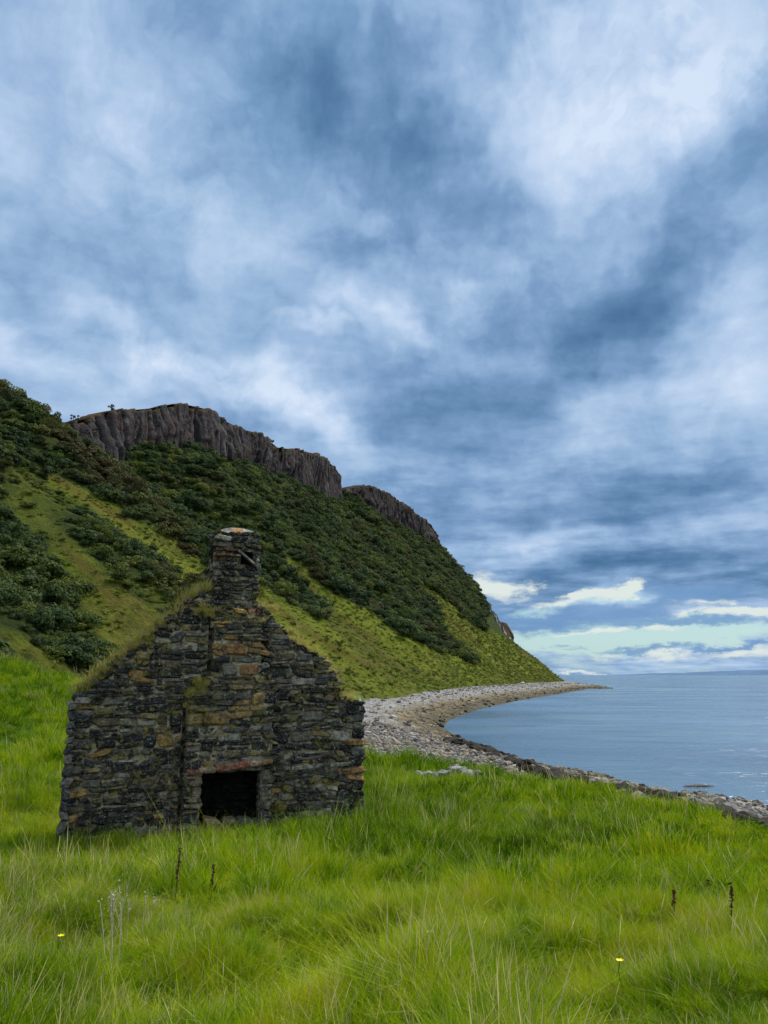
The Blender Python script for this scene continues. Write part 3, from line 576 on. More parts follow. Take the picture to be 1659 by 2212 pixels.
idx = np.where(k3, 10 + rng.integers(0, 4, n), np.where(k2 & (rng.random(n) < .75), 6 + rng.integers(0, 4, n), rng.integers(0, 6, n)))
size = rng.lognormal(0, .42, n) * np.where(near, .095, .21); size = np.where(k3, size * 1.15, size); size = np.minimum(size, .45)
sz = ground_z(sx_, sy_)
shin = scatter_obj('shingle', np.stack([sx_, sy_, sz + size * .15], 1), rng.uniform(-.5, .5, (n, 3)) * [1, 1, 6.28], np.stack([size * rng.uniform(.8, 1.5, n), size * rng.uniform(.7, 1.2, n), size], 1), idx, v1)
tag(shin, 'grey and tan shingle stones strewn over the curving beach', 'shingle', kind='stuff')

def place_rock(px, py, s, m, label, cat, group, seed, lift=0, sc3=(1, 1, 1), name='boulder', z=None):
    tl = .05 if name == 'rock' else .3; q = on_ground(px, py) if z is None else atZ(px, py, z); o = rock_mesh(seed, m, 3, link=True, name=name); o.location = (q[0], q[1], q[2] + s * .12 + lift); o.scale = (s * sc3[0], s * sc3[1], s * sc3[2]); o.rotation_euler = (rng.uniform(-tl, tl), rng.uniform(-tl, tl), rng.uniform(0, 6.28) if name != 'rock' else .1); return tag(o, label, cat, group)
# seaweed-dark boulders along the tide line, nearest end of the beach
WR = 'dark wet boulders along the tide line'
i = 0
wlp = [(1645, 1785), (1600, 1770), (1560, 1762), (1500, 1747), (1440, 1733), (1380, 1716), (1320, 1704), (1250, 1688), (1190, 1672), (1130, 1656), (1070, 1632), (1010, 1608), (965, 1590)]
for (a, b), (c, d_) in zip(wlp[:-1], wlp[1:]):
    for q in range(5):
        f = rng.random(); px = a + (c - a) * f + rng.uniform(-6, 6); py = b + (d_ - b) * f + rng.uniform(-5, 12)
        dist = max(1.0, 6 / ((py - 1458) / F)); place_rock(px, py, rng.uniform(.18, .36) * (1 + dist / 90), mR3, 'dark weed-covered boulder lying at the water\'s edge of the shingle beach', 'boulder', WR, 300 + i, sc3=(1.3, 1, .9)); i += 1
place_rock(1100, 1643, .62, mR3, 'low black rock sticking out of the shallow water just off the beach', 'rock', None, 391, sc3=(1.7, .8, .5), name='rock', z=0)
place_rock(1505, 1700, .42, rock_material('brown_weed_rock', [(0, (.06, .038, .02)), (1, (.10, .06, .03))], .3), 'flat brown rock awash in the sea off the right end of the beach', 'rock', None, 392, sc3=(2.8, .8, .28), name='rock', z=-.05)
for px, py, s, lab in [(1536, 1790, .34, 'big ochre boulder among the dark rocks at the grass edge'), (1424, 1768, .24, 'ochre stone beside the grass edge, left of the big ochre boulder'), (1130, 1477, 1.2, 'white boulder far along the beach below the headland')]:
    m = rock_material('ochre_rock' if s < 1 else 'white_rock', [(0, (.40, .25, .09) if s < 1 else (.6, .58, .54)), (1, (.40, .25, .09) if s < 1 else (.6, .58, .54))]); place_rock(px, py, s, m, lab, 'boulder', None, int(px))
mR4 = rock_material('pale_lichened_stone', [(0, (.16, .155, .145)), (.5, (.30, .29, .27)), (1, (.06, .058, .055))])
for k in range(22):
    px = 905 + 130 * rng.random(); py = 1692 + 9 * rng.uniform(-1, .6) - 10 * (1 - abs(px - 985) / 60 if abs(px - 985) < 60 else 0) * rng.random()
    place_rock(px, py, rng.uniform(.10, .22), mR4, 'pale lichened stone of the small rubble heap in the grass by the beach', 'stone', 'stones of the rubble heap', 500 + k, lift=.12 + .15 * rng.random(), name='stone')

# ------------------------------------------------------------------ the ruined cottage gable
WLc = np.array([-5.66, 14.36]); WRc = np.array([-.40, 16.40]); wd = (WRc - WLc) / np.linalg.norm(WRc - WLc); WA = math.atan2(wd[1], wd[0]); wn_ = np.array([-wd[1], wd[0]])
def wall_pt(px, py, off=0.0):     # off: how far the face stands out towards the viewer
    d = ray(px, py); o = -WLc + wn_ * off
    k = -(o @ wn_) / (d[:2] @ wn_); p = d[:2] * k; return ((p - WLc) @ wd, EYE + d[2] * k - BASEZ)
ruin = bpy.data.objects.new('ruined_cottage', None); COL.objects.link(ruin); ruin.location = (WLc[0], WLc[1], BASEZ); ruin.rotation_euler = (0, 0, WA)
tag(ruin, 'roofless dark stone cottage gable with chimney and fireplace standing in long grass', 'ruin')
mW, T, B = mat('rubble_stone')
p = objpos(T); cc = attr(T, 'stone', 'Color'); nz = T.noise(p, 9, 7, .72).outputs['Fac']; n2 = T.noise(p, 38, 4, .7).outputs['Fac']
c = T.mix(T.mapr(nz, .40, .58), T.mix(.75, cc, (.008, .008, .008)), cc)
c = T.mix(T.mapr(T.noise(p, 2.3, 7, .8).outputs['Fac'], .53, .62, 0, .55), c, (.17, .145, .06))
c = T.mix(T.mapr(T.noise(T.vmath('ADD', p, (7, 3, 1)), 12, 4, .7).outputs['Fac'], .60, .68, 0, .7), c, (.26, .25, .20))
c = T.mix(T.mapr(T.noise(T.vmath('ADD', p, (1, 9, 5)), 1.9, 7, .8).outputs['Fac'], .56, .63, 0, .6), c, (.085, .095, .02))
c = T.mix(T.mapr(n2, .58, .66, 0, .75), c, (.36, .33, .25)); c = T.mix(T.mapr(T.noise(p, 16, 5, .8).outputs['Fac'], .44, .36, 0, .8), c, (.008, .008, .009))
T.l.new(c, B.inputs['Base Color']); B.inputs['Roughness'].default_value = .88; bump(T, B, T.math('MULTIPLY_ADD', n2, .4, nz), .9, .03)
mMo, T, B = mat('weathered_lime_mortar'); p = objpos(T)
c = T.ramp(T.noise(p, 7, 6, .75).outputs['Fac'], [(.35, (.012, .011, .010)), (.46, (.07, .06, .042)), (.55, (.24, .21, .14)), (.70, (.40, .36, .26))])
T.l.new(c, B.inputs['Base Color']); B.inputs['Roughness'].default_value = .95; bump(T, B, T.noise(p, 22, 5, .7).outputs['Fac'], 1, .03)
PAL = [((.018, .020, .023), 9), ((.034, .037, .040), 5), ((.009, .010, .011), 8), ((.085, .085, .080), 3.5), ((.14, .128, .105), 4.0), ((.15, .115, .050), 2.6), ((.085, .065, .04), 3.0), ((.25, .235, .19), 3.0), ((.27, .165, .05), 1.1)]
PW = np.array([q[1] for q in PAL]); PW = PW / PW.sum()
SPOT = [(478, 1350, 22, 13, (.30, .17, .04)), (482, 1408, 26, 13, (.26, .12, .04)), (542, 1408, 14, 14, (.26, .11, .04)), (530, 1438, 22, 12, (.24, .10, .04)), (523, 1531, 30, 20, (.28, .18, .06)), (520, 1485, 30, 12, (.24, .17, .08)),
        (757, 1672, 30, 10, (.26, .14, .05)), (292, 1458, 12, 8, (.30, .17, .06)), (430, 1545, 26, 16, (.20, .15, .05)), (322, 1476, 9, 7, (.34, .34, .36)), (478, 1640, 26, 8, (.22, .09, .04)), (423, 1690, 14, 26, (.18, .13, .09)), (465, 1762, 28, 14, (.22, .15, .07)), (485, 1190, 22, 12, (.13, .055, .03)), (540, 1325, 22, 6, (.22, .10, .05))]
class Stones:
    def __init__(s, seed): s.V = []; s.F = []; s.C = []; s.r = np.random.default_rng(seed)
    def stone(s, x0, x1, z0, z1, y0, dep, col, jit=1.0):     # front at y0, back at y0+dep
        r = s.r; w, h = x1 - x0, z1 - z0; nx, nz = 5, 4; b = len(s.V); tilt = r.normal(0, .05) * jit; sk = r.normal(0, .03, 4) * jit * min(1, h / .12)
        cx, cz = (x0 + x1) / 2, (z0 + z1) / 2; rd = min(w, h) * r.uniform(.14, .30)
        for j in range(nz):
            for i in range(nx):
                u = [-1, -.72, 0, .72, 1][i]; v = [-1, -.6, .6, 1][j]; cr_ = 1 - .16 * (abs(u) > .9) * (abs(v) > .9)
                X = cx + u * w / 2 * cr_ + sk[0] * v + r.normal(0, .004); Z = cz + v * h / 2 * cr_ + tilt * u * w * .5 + sk[1] * u * .6 + r.normal(0, .004)
                e = (abs(u) > .9) or (abs(v) > .9); Yf = y0 + (rd if e else 0) + r.normal(0, .008) * (0 if e else 1)
                s.V.append((X, Yf, Z))
        for j in range(nz - 1):
            for i in range(nx - 1): q = b + j * nx + i; s.F.append((q, q + 1, q + nx + 1, q + nx))
        ring = [b + i for i in range(nx)] + [b + j * nx + nx - 1 for j in range(1, nz)] + [b + (nz - 1) * nx + i for i in range(nx - 2, -1, -1)] + [b + j * nx for j in range(nz - 2, 0, -1)]
        b2 = len(s.V)
        for q in ring: X, Y, Z = s.V[q]; s.V.append((X, y0 + dep, Z))
        m = len(ring)
        for k in range(m): s.F.append((ring[k], b2 + k, b2 + (k + 1) % m, ring[(k + 1) % m]))
        s.F.append(tuple(b2 + k for k in range(m)))
        s.C += [col] * (len(s.V) - b)
    def color(s, x, z, spots):
        for a, c_, w, h, col in spots:
            if abs(x - a) < w and abs(z - c_) < h: return tuple(np.array(col) * s.r.uniform(.8, 1.15))
        return tuple(np.array(PAL[s.r.choice(len(PAL), p=PW)][0]) * s.r.uniform(.75, 1.25))
    def courses(s, poly, zlo, zhi, y0, dep, holes=(), spots=(), hmin=.09, hmax=.20, wmin=.11, wmax=.46, gap=.028, prot=.035, edge=True, rag=.04):
        r = s.r; xs_ = [q[0] for q in poly]; lo, hi = min(xs_), max(xs_); z = zlo
        while z < zhi:
            h = r.uniform(hmin, hmax) if r.random() < .85 else r.uniform(hmax, hmax * 1.35); x = lo + r.uniform(-.2, 0); wav = r.uniform(0, 6); wamp = r.uniform(.01, .035)
            while x < hi:
                w = min(wmax, max(wmin, h * r.lognormal(.60, .45))); xa, xb = x, x + w; zz_ = z + wamp * math.sin(xa * 1.9 + wav)
                cand = [(xa, xb, zz_, zz_ + h)]
                if h > .135 and r.random() < .42: m = r.uniform(.35, .65); cand = [(xa, xb, zz_, zz_ + h * m), (xa, xb, zz_ + h * m, zz_ + h)]
                elif h > .12 and r.random() < .15: m = r.uniform(.35, .65); cand = [(xa, xa + w * m, zz_, zz_ + h * .5), (xa + w * m, xb, zz_, zz_ + h * .5), (xa, xb, zz_ + h * .5, zz_ + h)]
                for a, b_, c_, d_ in cand:
                    # trim the stone to the outline of the wall
                    cz = (c_ + d_) / 2; sp = []
                    for k in range(len(poly)):
                        (x1, z1), (x2, z2) = poly[k], poly[(k + 1) % len(poly)]
                        if (z1 > cz) != (z2 > cz): sp.append(x1 + (cz - z1) * (x2 - x1) / (z2 - z1))
                    sp.sort()
                    for q0_, q1_ in zip(sp[::2], sp[1::2]):
                        aa, bb = max(a, q0_ - .04 * r.random()), min(b_, q1_ + rag * r.random())
                        segs = [(aa, bb)]
                        for hx0, hx1, hz0, hz1 in holes:
                            if hz0 < cz < hz1:
                                ns = []
                                for u0, u1 in segs:
                                    if u1 <= hx0 or u0 >= hx1: ns.append((u0, u1))
                                    else:
                                        if u0 < hx0: ns.append((u0, hx0))
                                        if u1 > hx1: ns.append((hx1, u1))
                                segs = ns
                        for u0, u1 in segs:
                            if u1 - u0 < .05: continue
                            o_ = -abs(r.normal(0, prot)) + (.03 if r.random() < .1 else 0)
                            s.stone(u0 + gap / 2, u1 - gap / 2, c_ + gap / 2, d_ - gap / 2, y0 + o_, dep, s.color((u0 + u1) / 2, cz, spots))
                x = xb
            z += h
    def build(s, name, parent=ruin, m=None):
        o = mesh_obj(name, np.array(s.V), s.F, m or mW, parent); cattr(o, 'stone', np.array(s.C)); return o
def slab(name, poly, y0, y1, m, parent, shrink=0.0, holes=()):
    # thick core built as vertical strips under the outline so openings stay open
    xs_ = sorted(set([round(q[0], 3) for q in poly] + [h[0] for h in holes] + [h[1] for h in holes] + list(np.linspace(min(q[0] for q in poly) + .03, max(q[0] for q in poly) - .03, 24))))
    def span(x):
        sp = []
        for k in range(len(poly)):
            (x1, z1), (x2, z2) = poly[k], poly[(k + 1) % len(poly)]
            if (x1 > x) != (x2 > x): sp.append(z1 + (x - x1) * (z2 - z1) / (x2 - x1))
        return (min(sp), max(sp)) if len(sp) > 1 else None
    V, Fc = [], []
    def prism(xa, xb, za0, za1, zb0, zb1):
        b = len(V)
        for (x, a, c_) in ((xa, za0, za1), (xb, zb0, zb1)):
            for yy in (y0, y1): V.extend([(x, yy, a), (x, yy, c_)])
        Fc.extend([(b, b + 4, b + 5, b + 1), (b + 2, b + 3, b + 7, b + 6), (b + 1, b + 5, b + 7, b + 3), (b, b + 2, b + 6, b + 4), (b, b + 1, b + 3, b + 2), (b + 4, b + 6, b + 7, b + 5)])
    for xa, xb in zip(xs_[:-1], xs_[1:]):
        if xb - xa < 1e-3: continue
        sa_, sb_ = span(xa + 1e-4), span(xb - 1e-4)
        if not sa_ or not sb_: continue
        iv = sorted([(h[2], h[3]) for h in holes if h[0] - 1e-4 <= xa and xb <= h[1] + 1e-4]); lo = (sa_[0], sb_[0])
        for h0, h1 in iv:
            if h0 > lo[0] + .01: prism(xa, xb, lo[0], min(h0, sa_[1] - shrink), lo[1], min(h0, sb_[1] - shrink))
            lo = (h1, h1)
        if min(sa_[1], sb_[1]) - shrink > max(lo): prism(xa, xb, lo[0], sa_[1] - shrink, lo[1], sb_[1] - shrink)
    return mesh_obj(name, V, Fc, m, parent)
WP = lambda a, off=0.0: [wall_pt(x, y, off) for x, y in a]
out_px = [(148, 1520), (185, 1487), (222, 1458), (255, 1425), (290, 1402), (320, 1378), (345, 1352), (379, 1330), (404, 1300), (432, 1282), (450, 1275), (575, 1316), (590, 1330), (612, 1352), (628, 1382), (650, 1394), (671, 1408), (700, 1428), (717, 1443), (730, 1462), (735, 1500), (743, 1514), (760, 1512), (783, 1514)]
top = WP(out_px); top[0] = (0, top[0][1]); XR = top[-1][0]
GP = [(0, -.6)] + [(min(max(a, 0), XR), b) for a, b in top] + [(XR, -.6)]
# fireplace and breast positions
BO = .24
fx0, fz1 = wall_pt(437, 1668, BO); fx1, _ = wall_pt(563, 1668, BO); fz0 = wall_pt(437, 1778, BO)[1] - .25
sp_ = [(*wall_pt(a, b, .1), w / 108, h / 108, col) for a, b, w, h, col in SPOT]
bx0, bz_ = wall_pt(408, 1495, BO); bxu, _ = wall_pt(462, 1400, BO); bxr, _ = wall_pt(592, 1500, BO); bxru, _ = wall_pt(566, 1400, BO); bzt = wall_pt(500, 1320, BO)[1]
holes = [(fx0 - .02, fx1 + .02, fz0, fz1)]; JO = [(bx0 - .06, bx0 + .01, .5, bz_ - .12), (bxu - .075, bxu + .01, bz_ + .2, bzt - .03)]   # gaps cut beside the breast, added for its dark shadow line
back = 0.42
G = Stones(1); G.courses(GP, -.4, 4.4, 0, .26, holes=[(bx0 + .12, bxr - .12, -.6, bz_ - .15), (bxu + .12, bxru - .12, bz_ - .15, bzt - .1)] + JO, spots=sp_)
G2 = Stones(2); G2.courses(GP, -.4, 4.4, -back, .2, prot=.02); G.F += [tuple(q + len(G.V) for q in f[::-1]) for f in G2.F]; G.V += [(x, -y, z) for x, y, z in G2.V]; G.C += G2.C   # outer face looks the other way
gw = G.build('gable_wall')
slab('wall_core', GP, .19, back - .06, mMo, gw, .06, [(fx0 - .02, fx1 + .02, fz0, fz1)])
core = slab('wall_core', GP, .035, .188, mMo, gw, .06, [(fx0 - .02, fx1 + .02, fz0, fz1)] + JO)
# chimney breast standing proud of the wall
bz2 = bz_ + .22
BP = [(bx0, -.6), (bx0, bz_ - .05), (bx0 + .12, bz_ + .04), (bxu - .02, bz2), (bxu, bz2 + .02), (bxu, bzt), (bxru, bzt + .02), (bxru, bz2 + .3), (bxr, bz2 - .2), (bxr, -.6)]
G = Stones(3); G.courses(BP, -.4, bzt, -BO, .24, holes=holes, spots=sp_, rag=.22); br_ = G.build('chimney_breast')
slab('breast_core', BP, -BO + .03, .06, mMo, br_, .05, holes)
# sooty back and sides of the hearth, blackened further to paint recess shade
mSootShade, T, B = mat('soot_shade_stone'); T.l.new(T.ramp(T.noise(objpos(T), 8, 5).outputs['Fac'], [(.3, (.002, .002, .002)), (.7, (.008, .008, .007))]), B.inputs['Base Color']); B.inputs['Specular IOR Level'].default_value = 0; B.inputs['Roughness'].default_value = 1
G = Stones(4); G.courses([(fx0 - .1, fz0), (fx0 - .1, fz1 + .1), (fx1 + .1, fz1 + .1), (fx1 + .1, fz0)], fz0, fz1 + .1, .09, .1, prot=.02); G.stone(fx0 - .1, fx1 + .1, fz0, fz1 + .1, .12, .05, (.01, .01, .01), 0); fb = G.build('fireplace', ruin, mSootShade)
# stones framing the opening, hearth and lintel
G = Stones(5); GR = Stones(55); lz0 = wall_pt(420, 1672, BO)[1]; z = fz0
while z < fz1 - .02:
    h = min(G.r.uniform(.12, .22), fz1 - z + .01); w = G.r.uniform(.14, .3)
    G.stone(fx0 - w, fx0 - .0, z + .006, z + h - .006, -BO - .035, .3, (.16, .12, .08) if G.r.random() < .6 else (.06, .06, .065)); w = G.r.uniform(.14, .26)
    GR.stone(fx1, fx1 + w, z + .006, z + h - .006, -BO - .03, .3, (.13, .12, .10) if G.r.random() < .4 else (.04, .042, .05)); z += h
G.build('jamb', ruin); GR.build('jamb', ruin)
G = Stones(6); xa = wall_pt(402, 1664, BO)[0]; xb = wall_pt(586, 1664, BO)[0]; za = wall_pt(405, 1661, BO + .08)[1]; zb = wall_pt(582, 1637, BO + .08)[1]; x = xa
while x < xb - .02:
    w = min(G.r.uniform(.12, .34), xb - x); f = (x - xa) / (xb - xa); zc = za + (zb - za) * f; th = .12 - .03 * abs(f - .5)
    c_ = [(.40, .13, .06), (.26, .19, .12), (.24, .075, .045), (.32, .23, .14), (.16, .06, .045)][G.r.integers(5)]
    G.stone(x, x + w + .01, zc - th, zc + .012 * G.r.normal(), -BO - .09 - .02 * G.r.random(), .4, c_, .5); x += w
G.build('lintel', ruin)
G = Stones(7)   # wedge of small stones over the lintel and the flat slab beneath it
x = fx0 - .05
while x < fx1 + .05: w = G.r.uniform(.2, .4); G.stone(x, min(x + w, fx1 + .08), fz1 - .015, za - .08 + (zb - za) * (x - xa) / (xb - xa), -BO - .015, .5, (.035, .035, .038), .3); x += w
G.build('lintel_stones', ruin)
G = Stones(8); hx, hz = wall_pt(445, 1775, BO + .1); x = hx
for w, c_ in ((.34, (.22, .15, .08)), (.24, (.10, .08, .06)), (.3, (.05, .05, .055)), (.26, (.09, .08, .07))): G.stone(x, x + w, hz - .25, hz + .02 - .06 * (x - hx), -BO - .12, .45, c_); x += w + .01
G.build('hearth', ruin)
# stub of the side wall at the left corner
G = Stones(9); z = -.4; zt = top[0][1]
while z < zt - .02:
    h = min(G.r.uniform(.1, .24), zt - z); f = z / zt; pr_ = .34 - .26 * max(f, 0) + G.r.uniform(-.05, .05)
    G.stone(-.06, .05 + .04 * G.r.random(), z + .005, z + h - .005, -pr_, pr_ + .3, tuple(np.array([(.10, .095, .085), (.05, .052, .055), (.15, .135, .11)][G.r.integers(3)]))); z += h
G.build('side_wall_stub', ruin)
# quoin strip at the right end and loose cope stones up both slopes
G = Stones(10); z = -.4
while z < top[-1][1] - .02:
    h = min(G.r.uniform(.1, .2), top[-1][1] - z); w = G.r.uniform(.18, .4)
    cz = z + h / 2; c_ = G.color(XR - w / 2, cz, sp_); G.stone(XR - w, XR + .03 + .02 * G.r.random(), z + .006, z + h - .006, -.05, .44, c_); z += h
G.build('quoins', ruin)
G = Stones(11); GR = Stones(111)
for (x1, z1), (x2, z2) in zip(top[:-1], top[1:]):
    L = math.hypot(x2 - x1, z2 - z1); n = max(1, int(L / .16))
    if z2 == z1 or (x1 > 2.7 and x2 < 4.2 and z1 > 3.4): continue
    for k in range(n):
        f = (k + G.r.random() * .6) / n; x = x1 + (x2 - x1) * f; z = z1 + (z2 - z1) * f; w = G.r.uniform(.12, .28); h = G.r.uniform(.05, .10)
        for yy in (G.r.uniform(-.05, .02), G.r.uniform(.2, .26)): (G if x < 3 else GR).stone(x - w / 2, x + w / 2, z - h * .8, z + h * .35, yy, .2, G.color(x, z, ()), .8)
G.build('cope_stones', ruin); GR.build('cope_stones', ruin)
# chimney stack
cx0, _ = wall_pt(463, 1250, .12); cx1, czt = wall_pt(560, 1150, .12); czb = wall_pt(500, 1345, .12)[1]; cd0, cd1 = -.12, .78
CPy = [(cx0 - .015, czb - .1), (cx0, czt), (cx1 - .02, czt), (cx1, czb + .25), (cx1 + .03, czb - .1)]
hxa, hza = wall_pt(520, 1222, .12); hxb, hzb = wall_pt(552, 1192, .12); HO = [(hxa, hxb, hza, hzb)]
csp = [(*wall_pt(485, 1188, .12), .2, .1, (.14, .055, .03)), (*wall_pt(480, 1205, .12), .16, .06, (.16, .06, .03))]
G = Stones(12); G.courses(CPy, czb - .1, czt, cd0, .22, holes=HO, spots=csp, hmin=.07, hmax=.14, wmin=.1, wmax=.34)
ch = G.build('chimney_stack')
slab('chimney_core', CPy, cd0 + .05, cd1 - .04, mMo, ch, .02, HO)
mHole = mSootShade
S2 = Stones(13); S2.courses([(cd0, czb - .1), (cd0, czt), (cd1, czt), (cd1, czb - .1)], czb - .1, czt, 0, .12, hmin=.07, hmax=.14, wmin=.1, wmax=.34)   # side faces
V = [(cx0 + y - .0, x, z) for x, y, z in S2.V]; o = mesh_obj('chimney_side', np.array(V), [f[::-1] for f in S2.F], mW, ch); cattr(o, 'stone', np.array(S2.C))
V = [(cx1 + .01 - y, x, z) for x, y, z in S2.V]; o = mesh_obj('chimney_side', np.array(V), S2.F, mW, ch); cattr(o, 'stone', np.array(S2.C))
# black panel painting shade inside the flue breach, slipped slab across it
o = mesh_obj('flue_shade_panel', [(hxa - .03, cd0 + .17, hza - .03), (hxb + .03, cd0 + .17, hza - .03), (hxb + .03, cd0 + .17, hzb + .03), (hxa - .03, cd0 + .17, hzb + .03), (hxa - .03, cd0 + .2, hza - .03), (hxb + .03, cd0 + .2, hza - .03), (hxb + .03, cd0 + .2, hzb + .03), (hxa - .03, cd0 + .2, hzb + .03)], [(0, 1, 2, 3), (7, 6, 5, 4), (0, 4, 5, 1), (1, 5, 6, 2), (2, 6, 7, 3), (3, 7, 4, 0)], mSootShade, ch)
p0 = wall_pt(515, 1188, .2); p1 = wall_pt(558, 1224, .2); G = Stones(14); L = math.hypot(p1[0] - p0[0], p1[1] - p0[1]); G.stone(0, L, -.028, .028, 0, .12, (.20, .18, .14), .3); an = math.atan2(p1[1] - p0[1], p1[0] - p0[0])
G.V = [(p0[0] + x * math.cos(an) - z * math.sin(an), cd0 - .08 + y, p0[1] + x * math.sin(an) + z * math.cos(an)) for x, y, z in G.V]; G.build('slipped_slab', ch)
# domed mortar cap with orange lichen
mCap, T, B = mat('lichened_mortar_cap'); p = objpos(T); c = T.ramp(T.noise(p, 7, 6, .7).outputs['Fac'], [(.35, (.10, .095, .085)), (.6, (.27, .26, .23))]); c = T.mix(T.mapr(T.noise(p, 4, 5, .7).outputs['Fac'], .42, .56), c, (.30, .15, .04)); T.l.new(c, B.inputs['Base Color']); B.inputs['Roughness'].default_value = .9; bump(T, B, T.noise(p, 20, 5).outputs['Fac'], 1, .03)
N = 11; V = []
for j in range(N):
    for i in range(N):
        u, v = i / (N - 1) * 2 - 1, j / (N - 1) * 2 - 1; hgt = .15 * (1 - abs(u) ** 2.2) * (1 - .6 * abs(v) ** 2.5); e = 1.0 + (-.03 if max(abs(u), abs(v)) > .95 else .02)
        V.append(((cx0 + cx1) / 2 + u * (cx1 - cx0) / 2 * e * 1.02, (cd0 + cd1) / 2 + v * (cd1 - cd0) / 2 * e, czt - .05 + hgt + .02 * mnoise.noise((u * 2, v * 2, 0)) + (-.05 if max(abs(u), abs(v)) > .95 else .02)))
mesh_obj('cap', V, grid_faces(N, N), mCap, ch, smooth=True)

# ------------------------------------------------------------------ grass
def grass_material(name, stops, dead=(.38, .33, .15), deadamt=.0, patchscale=.16, gain=1.0):
    m, T, B = mat(name); p = wpos(T); rnd = T.node('ShaderNodeObjectInfo').outputs['Random']; h = attr(T, 'h'); lv = attr(T, 'lv')
    pn = T.noise(p, patchscale, 4, .6).outputs['Fac']; p2 = T.noise(p, 2.0, 4, .65).outputs['Fac']
    k = T.math('ADD', T.math('MULTIPLY', pn, .75), T.math('ADD', T.math('MULTIPLY', rnd, .20), T.math('ADD', T.math('MULTIPLY', T.math('ADD', T.math('MULTIPLY', T.math('SUBTRACT', p2, .5), 2.6), .5), .36), T.math('MULTIPLY', T.math('SUBTRACT', lv, .5), .22))))
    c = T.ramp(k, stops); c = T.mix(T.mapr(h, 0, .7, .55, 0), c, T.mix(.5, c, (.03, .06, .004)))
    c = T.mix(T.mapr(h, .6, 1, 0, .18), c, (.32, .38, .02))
    dm = T.math('MULTIPLY', T.mapr(lv, .90 - deadamt, .93 - deadamt), T.mapr(h, .1, .5, .4, 1)); c = T.mix(dm, c, dead)
    T.l.new(c, B.inputs['Base Color']); B.inputs['Roughness'].default_value = .6; B.inputs['Specular IOR Level'].default_value = .04
    tr = T.node('ShaderNodeBsdfTranslucent'); T.l.new(c, tr.inputs[0]); mx = T.node('ShaderNodeMixShader', ins={0: .4}); T.l.new(B.outputs[0], mx.inputs[1]); T.l.new(tr.outputs[0], mx.inputs[2])
    T.l.new(mx.outputs[0], T.n['Material Output'].inputs[0]); return m
GST = [(.49, (.024, .078, .001)), (.60, (.085, .185, .001)), (.71, (.180, .280, .001)), (.84, (.31, .37, .003)), (1.02, (.37, .30, .02))]
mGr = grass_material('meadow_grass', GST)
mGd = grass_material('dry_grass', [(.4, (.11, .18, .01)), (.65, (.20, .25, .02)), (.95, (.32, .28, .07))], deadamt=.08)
def tuft(seed, n, h0, h1, spread, wid, m, lean=.35, head=0.0, wind=(.12, 0)):
    r = np.random.default_rng(seed); V, Fc, H, LV = [], [], [], []
    for i in range(n):
        a = r.uniform(0, 6.283); rr = spread * math.sqrt(r.random()); x, y = rr * math.cos(a), rr * math.sin(a); h = r.uniform(h0, h1)
        a2 = a + r.normal(0, .9); ln = abs(r.normal(0, lean)) + .08; dx, dy = math.cos(a2) * ln + wind[0], math.sin(a2) * ln + wind[1]; w = wid * r.uniform(.6, 1.3)
        ux, uy = math.cos(a2 + 1.57 + r.normal(0, .5)), math.sin(a2 + 1.57 + r.normal(0, .5)); b = len(V); lvv = r.random()
        S = 4
        for k in range(S + 1):
            t = k / S; cx = x + dx * h * t ** 1.8; cy = y + dy * h * t ** 1.8; cz = h * (t - .28 * min(ln, 1.2) * t ** 2.2); ww = w * (1 - t ** 1.5) * .5 + .0004
            if head and lvv < head and t > .6: ww = .0026 if t < .9 else .0008
            V += [(cx - ux * ww, cy - uy * ww, cz), (cx + ux * ww, cy + uy * ww, cz)]; H += [t, t]; LV += [1 - lvv * .1 if (head and lvv < head) else lvv * .93] * 2
        for k in range(S): q = b + 2 * k; Fc.append((q, q + 1, q + 3, q + 2))
    o = mesh_obj('grass', np.array(V), np.array(Fc), m, link=False); fattr(o, 'h', H); fattr(o, 'lv', LV); return o
mHd = grass_material('seed_head_straw', [(.4, (.34, .34, .07)), (.65, (.50, .44, .16)), (.95, (.65, .56, .30))])
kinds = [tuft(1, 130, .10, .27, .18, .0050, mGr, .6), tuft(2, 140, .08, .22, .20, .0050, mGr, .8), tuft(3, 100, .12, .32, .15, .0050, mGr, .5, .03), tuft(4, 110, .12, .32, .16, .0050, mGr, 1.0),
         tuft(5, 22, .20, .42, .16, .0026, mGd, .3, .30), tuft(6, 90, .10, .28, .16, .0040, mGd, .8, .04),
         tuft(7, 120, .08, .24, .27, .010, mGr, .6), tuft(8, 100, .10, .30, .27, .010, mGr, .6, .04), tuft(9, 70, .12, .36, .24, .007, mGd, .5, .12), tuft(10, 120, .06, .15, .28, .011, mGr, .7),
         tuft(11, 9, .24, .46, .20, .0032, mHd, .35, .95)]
P = []
def gpatch(n, y0, y1, dens_far):
    y = np.sqrt(rng.uniform(y0 ** 2, y1 ** 2, n)); u = rng.uniform(-.62, .62, n); x = u * (y + 1.0); return x, y
x1, y1 = gpatch(26000, 2.7, 9, 0); x2, y2 = gpatch(24000, 9, 22, 0); x3, y3 = gpatch(30000, 22, 62, 0)
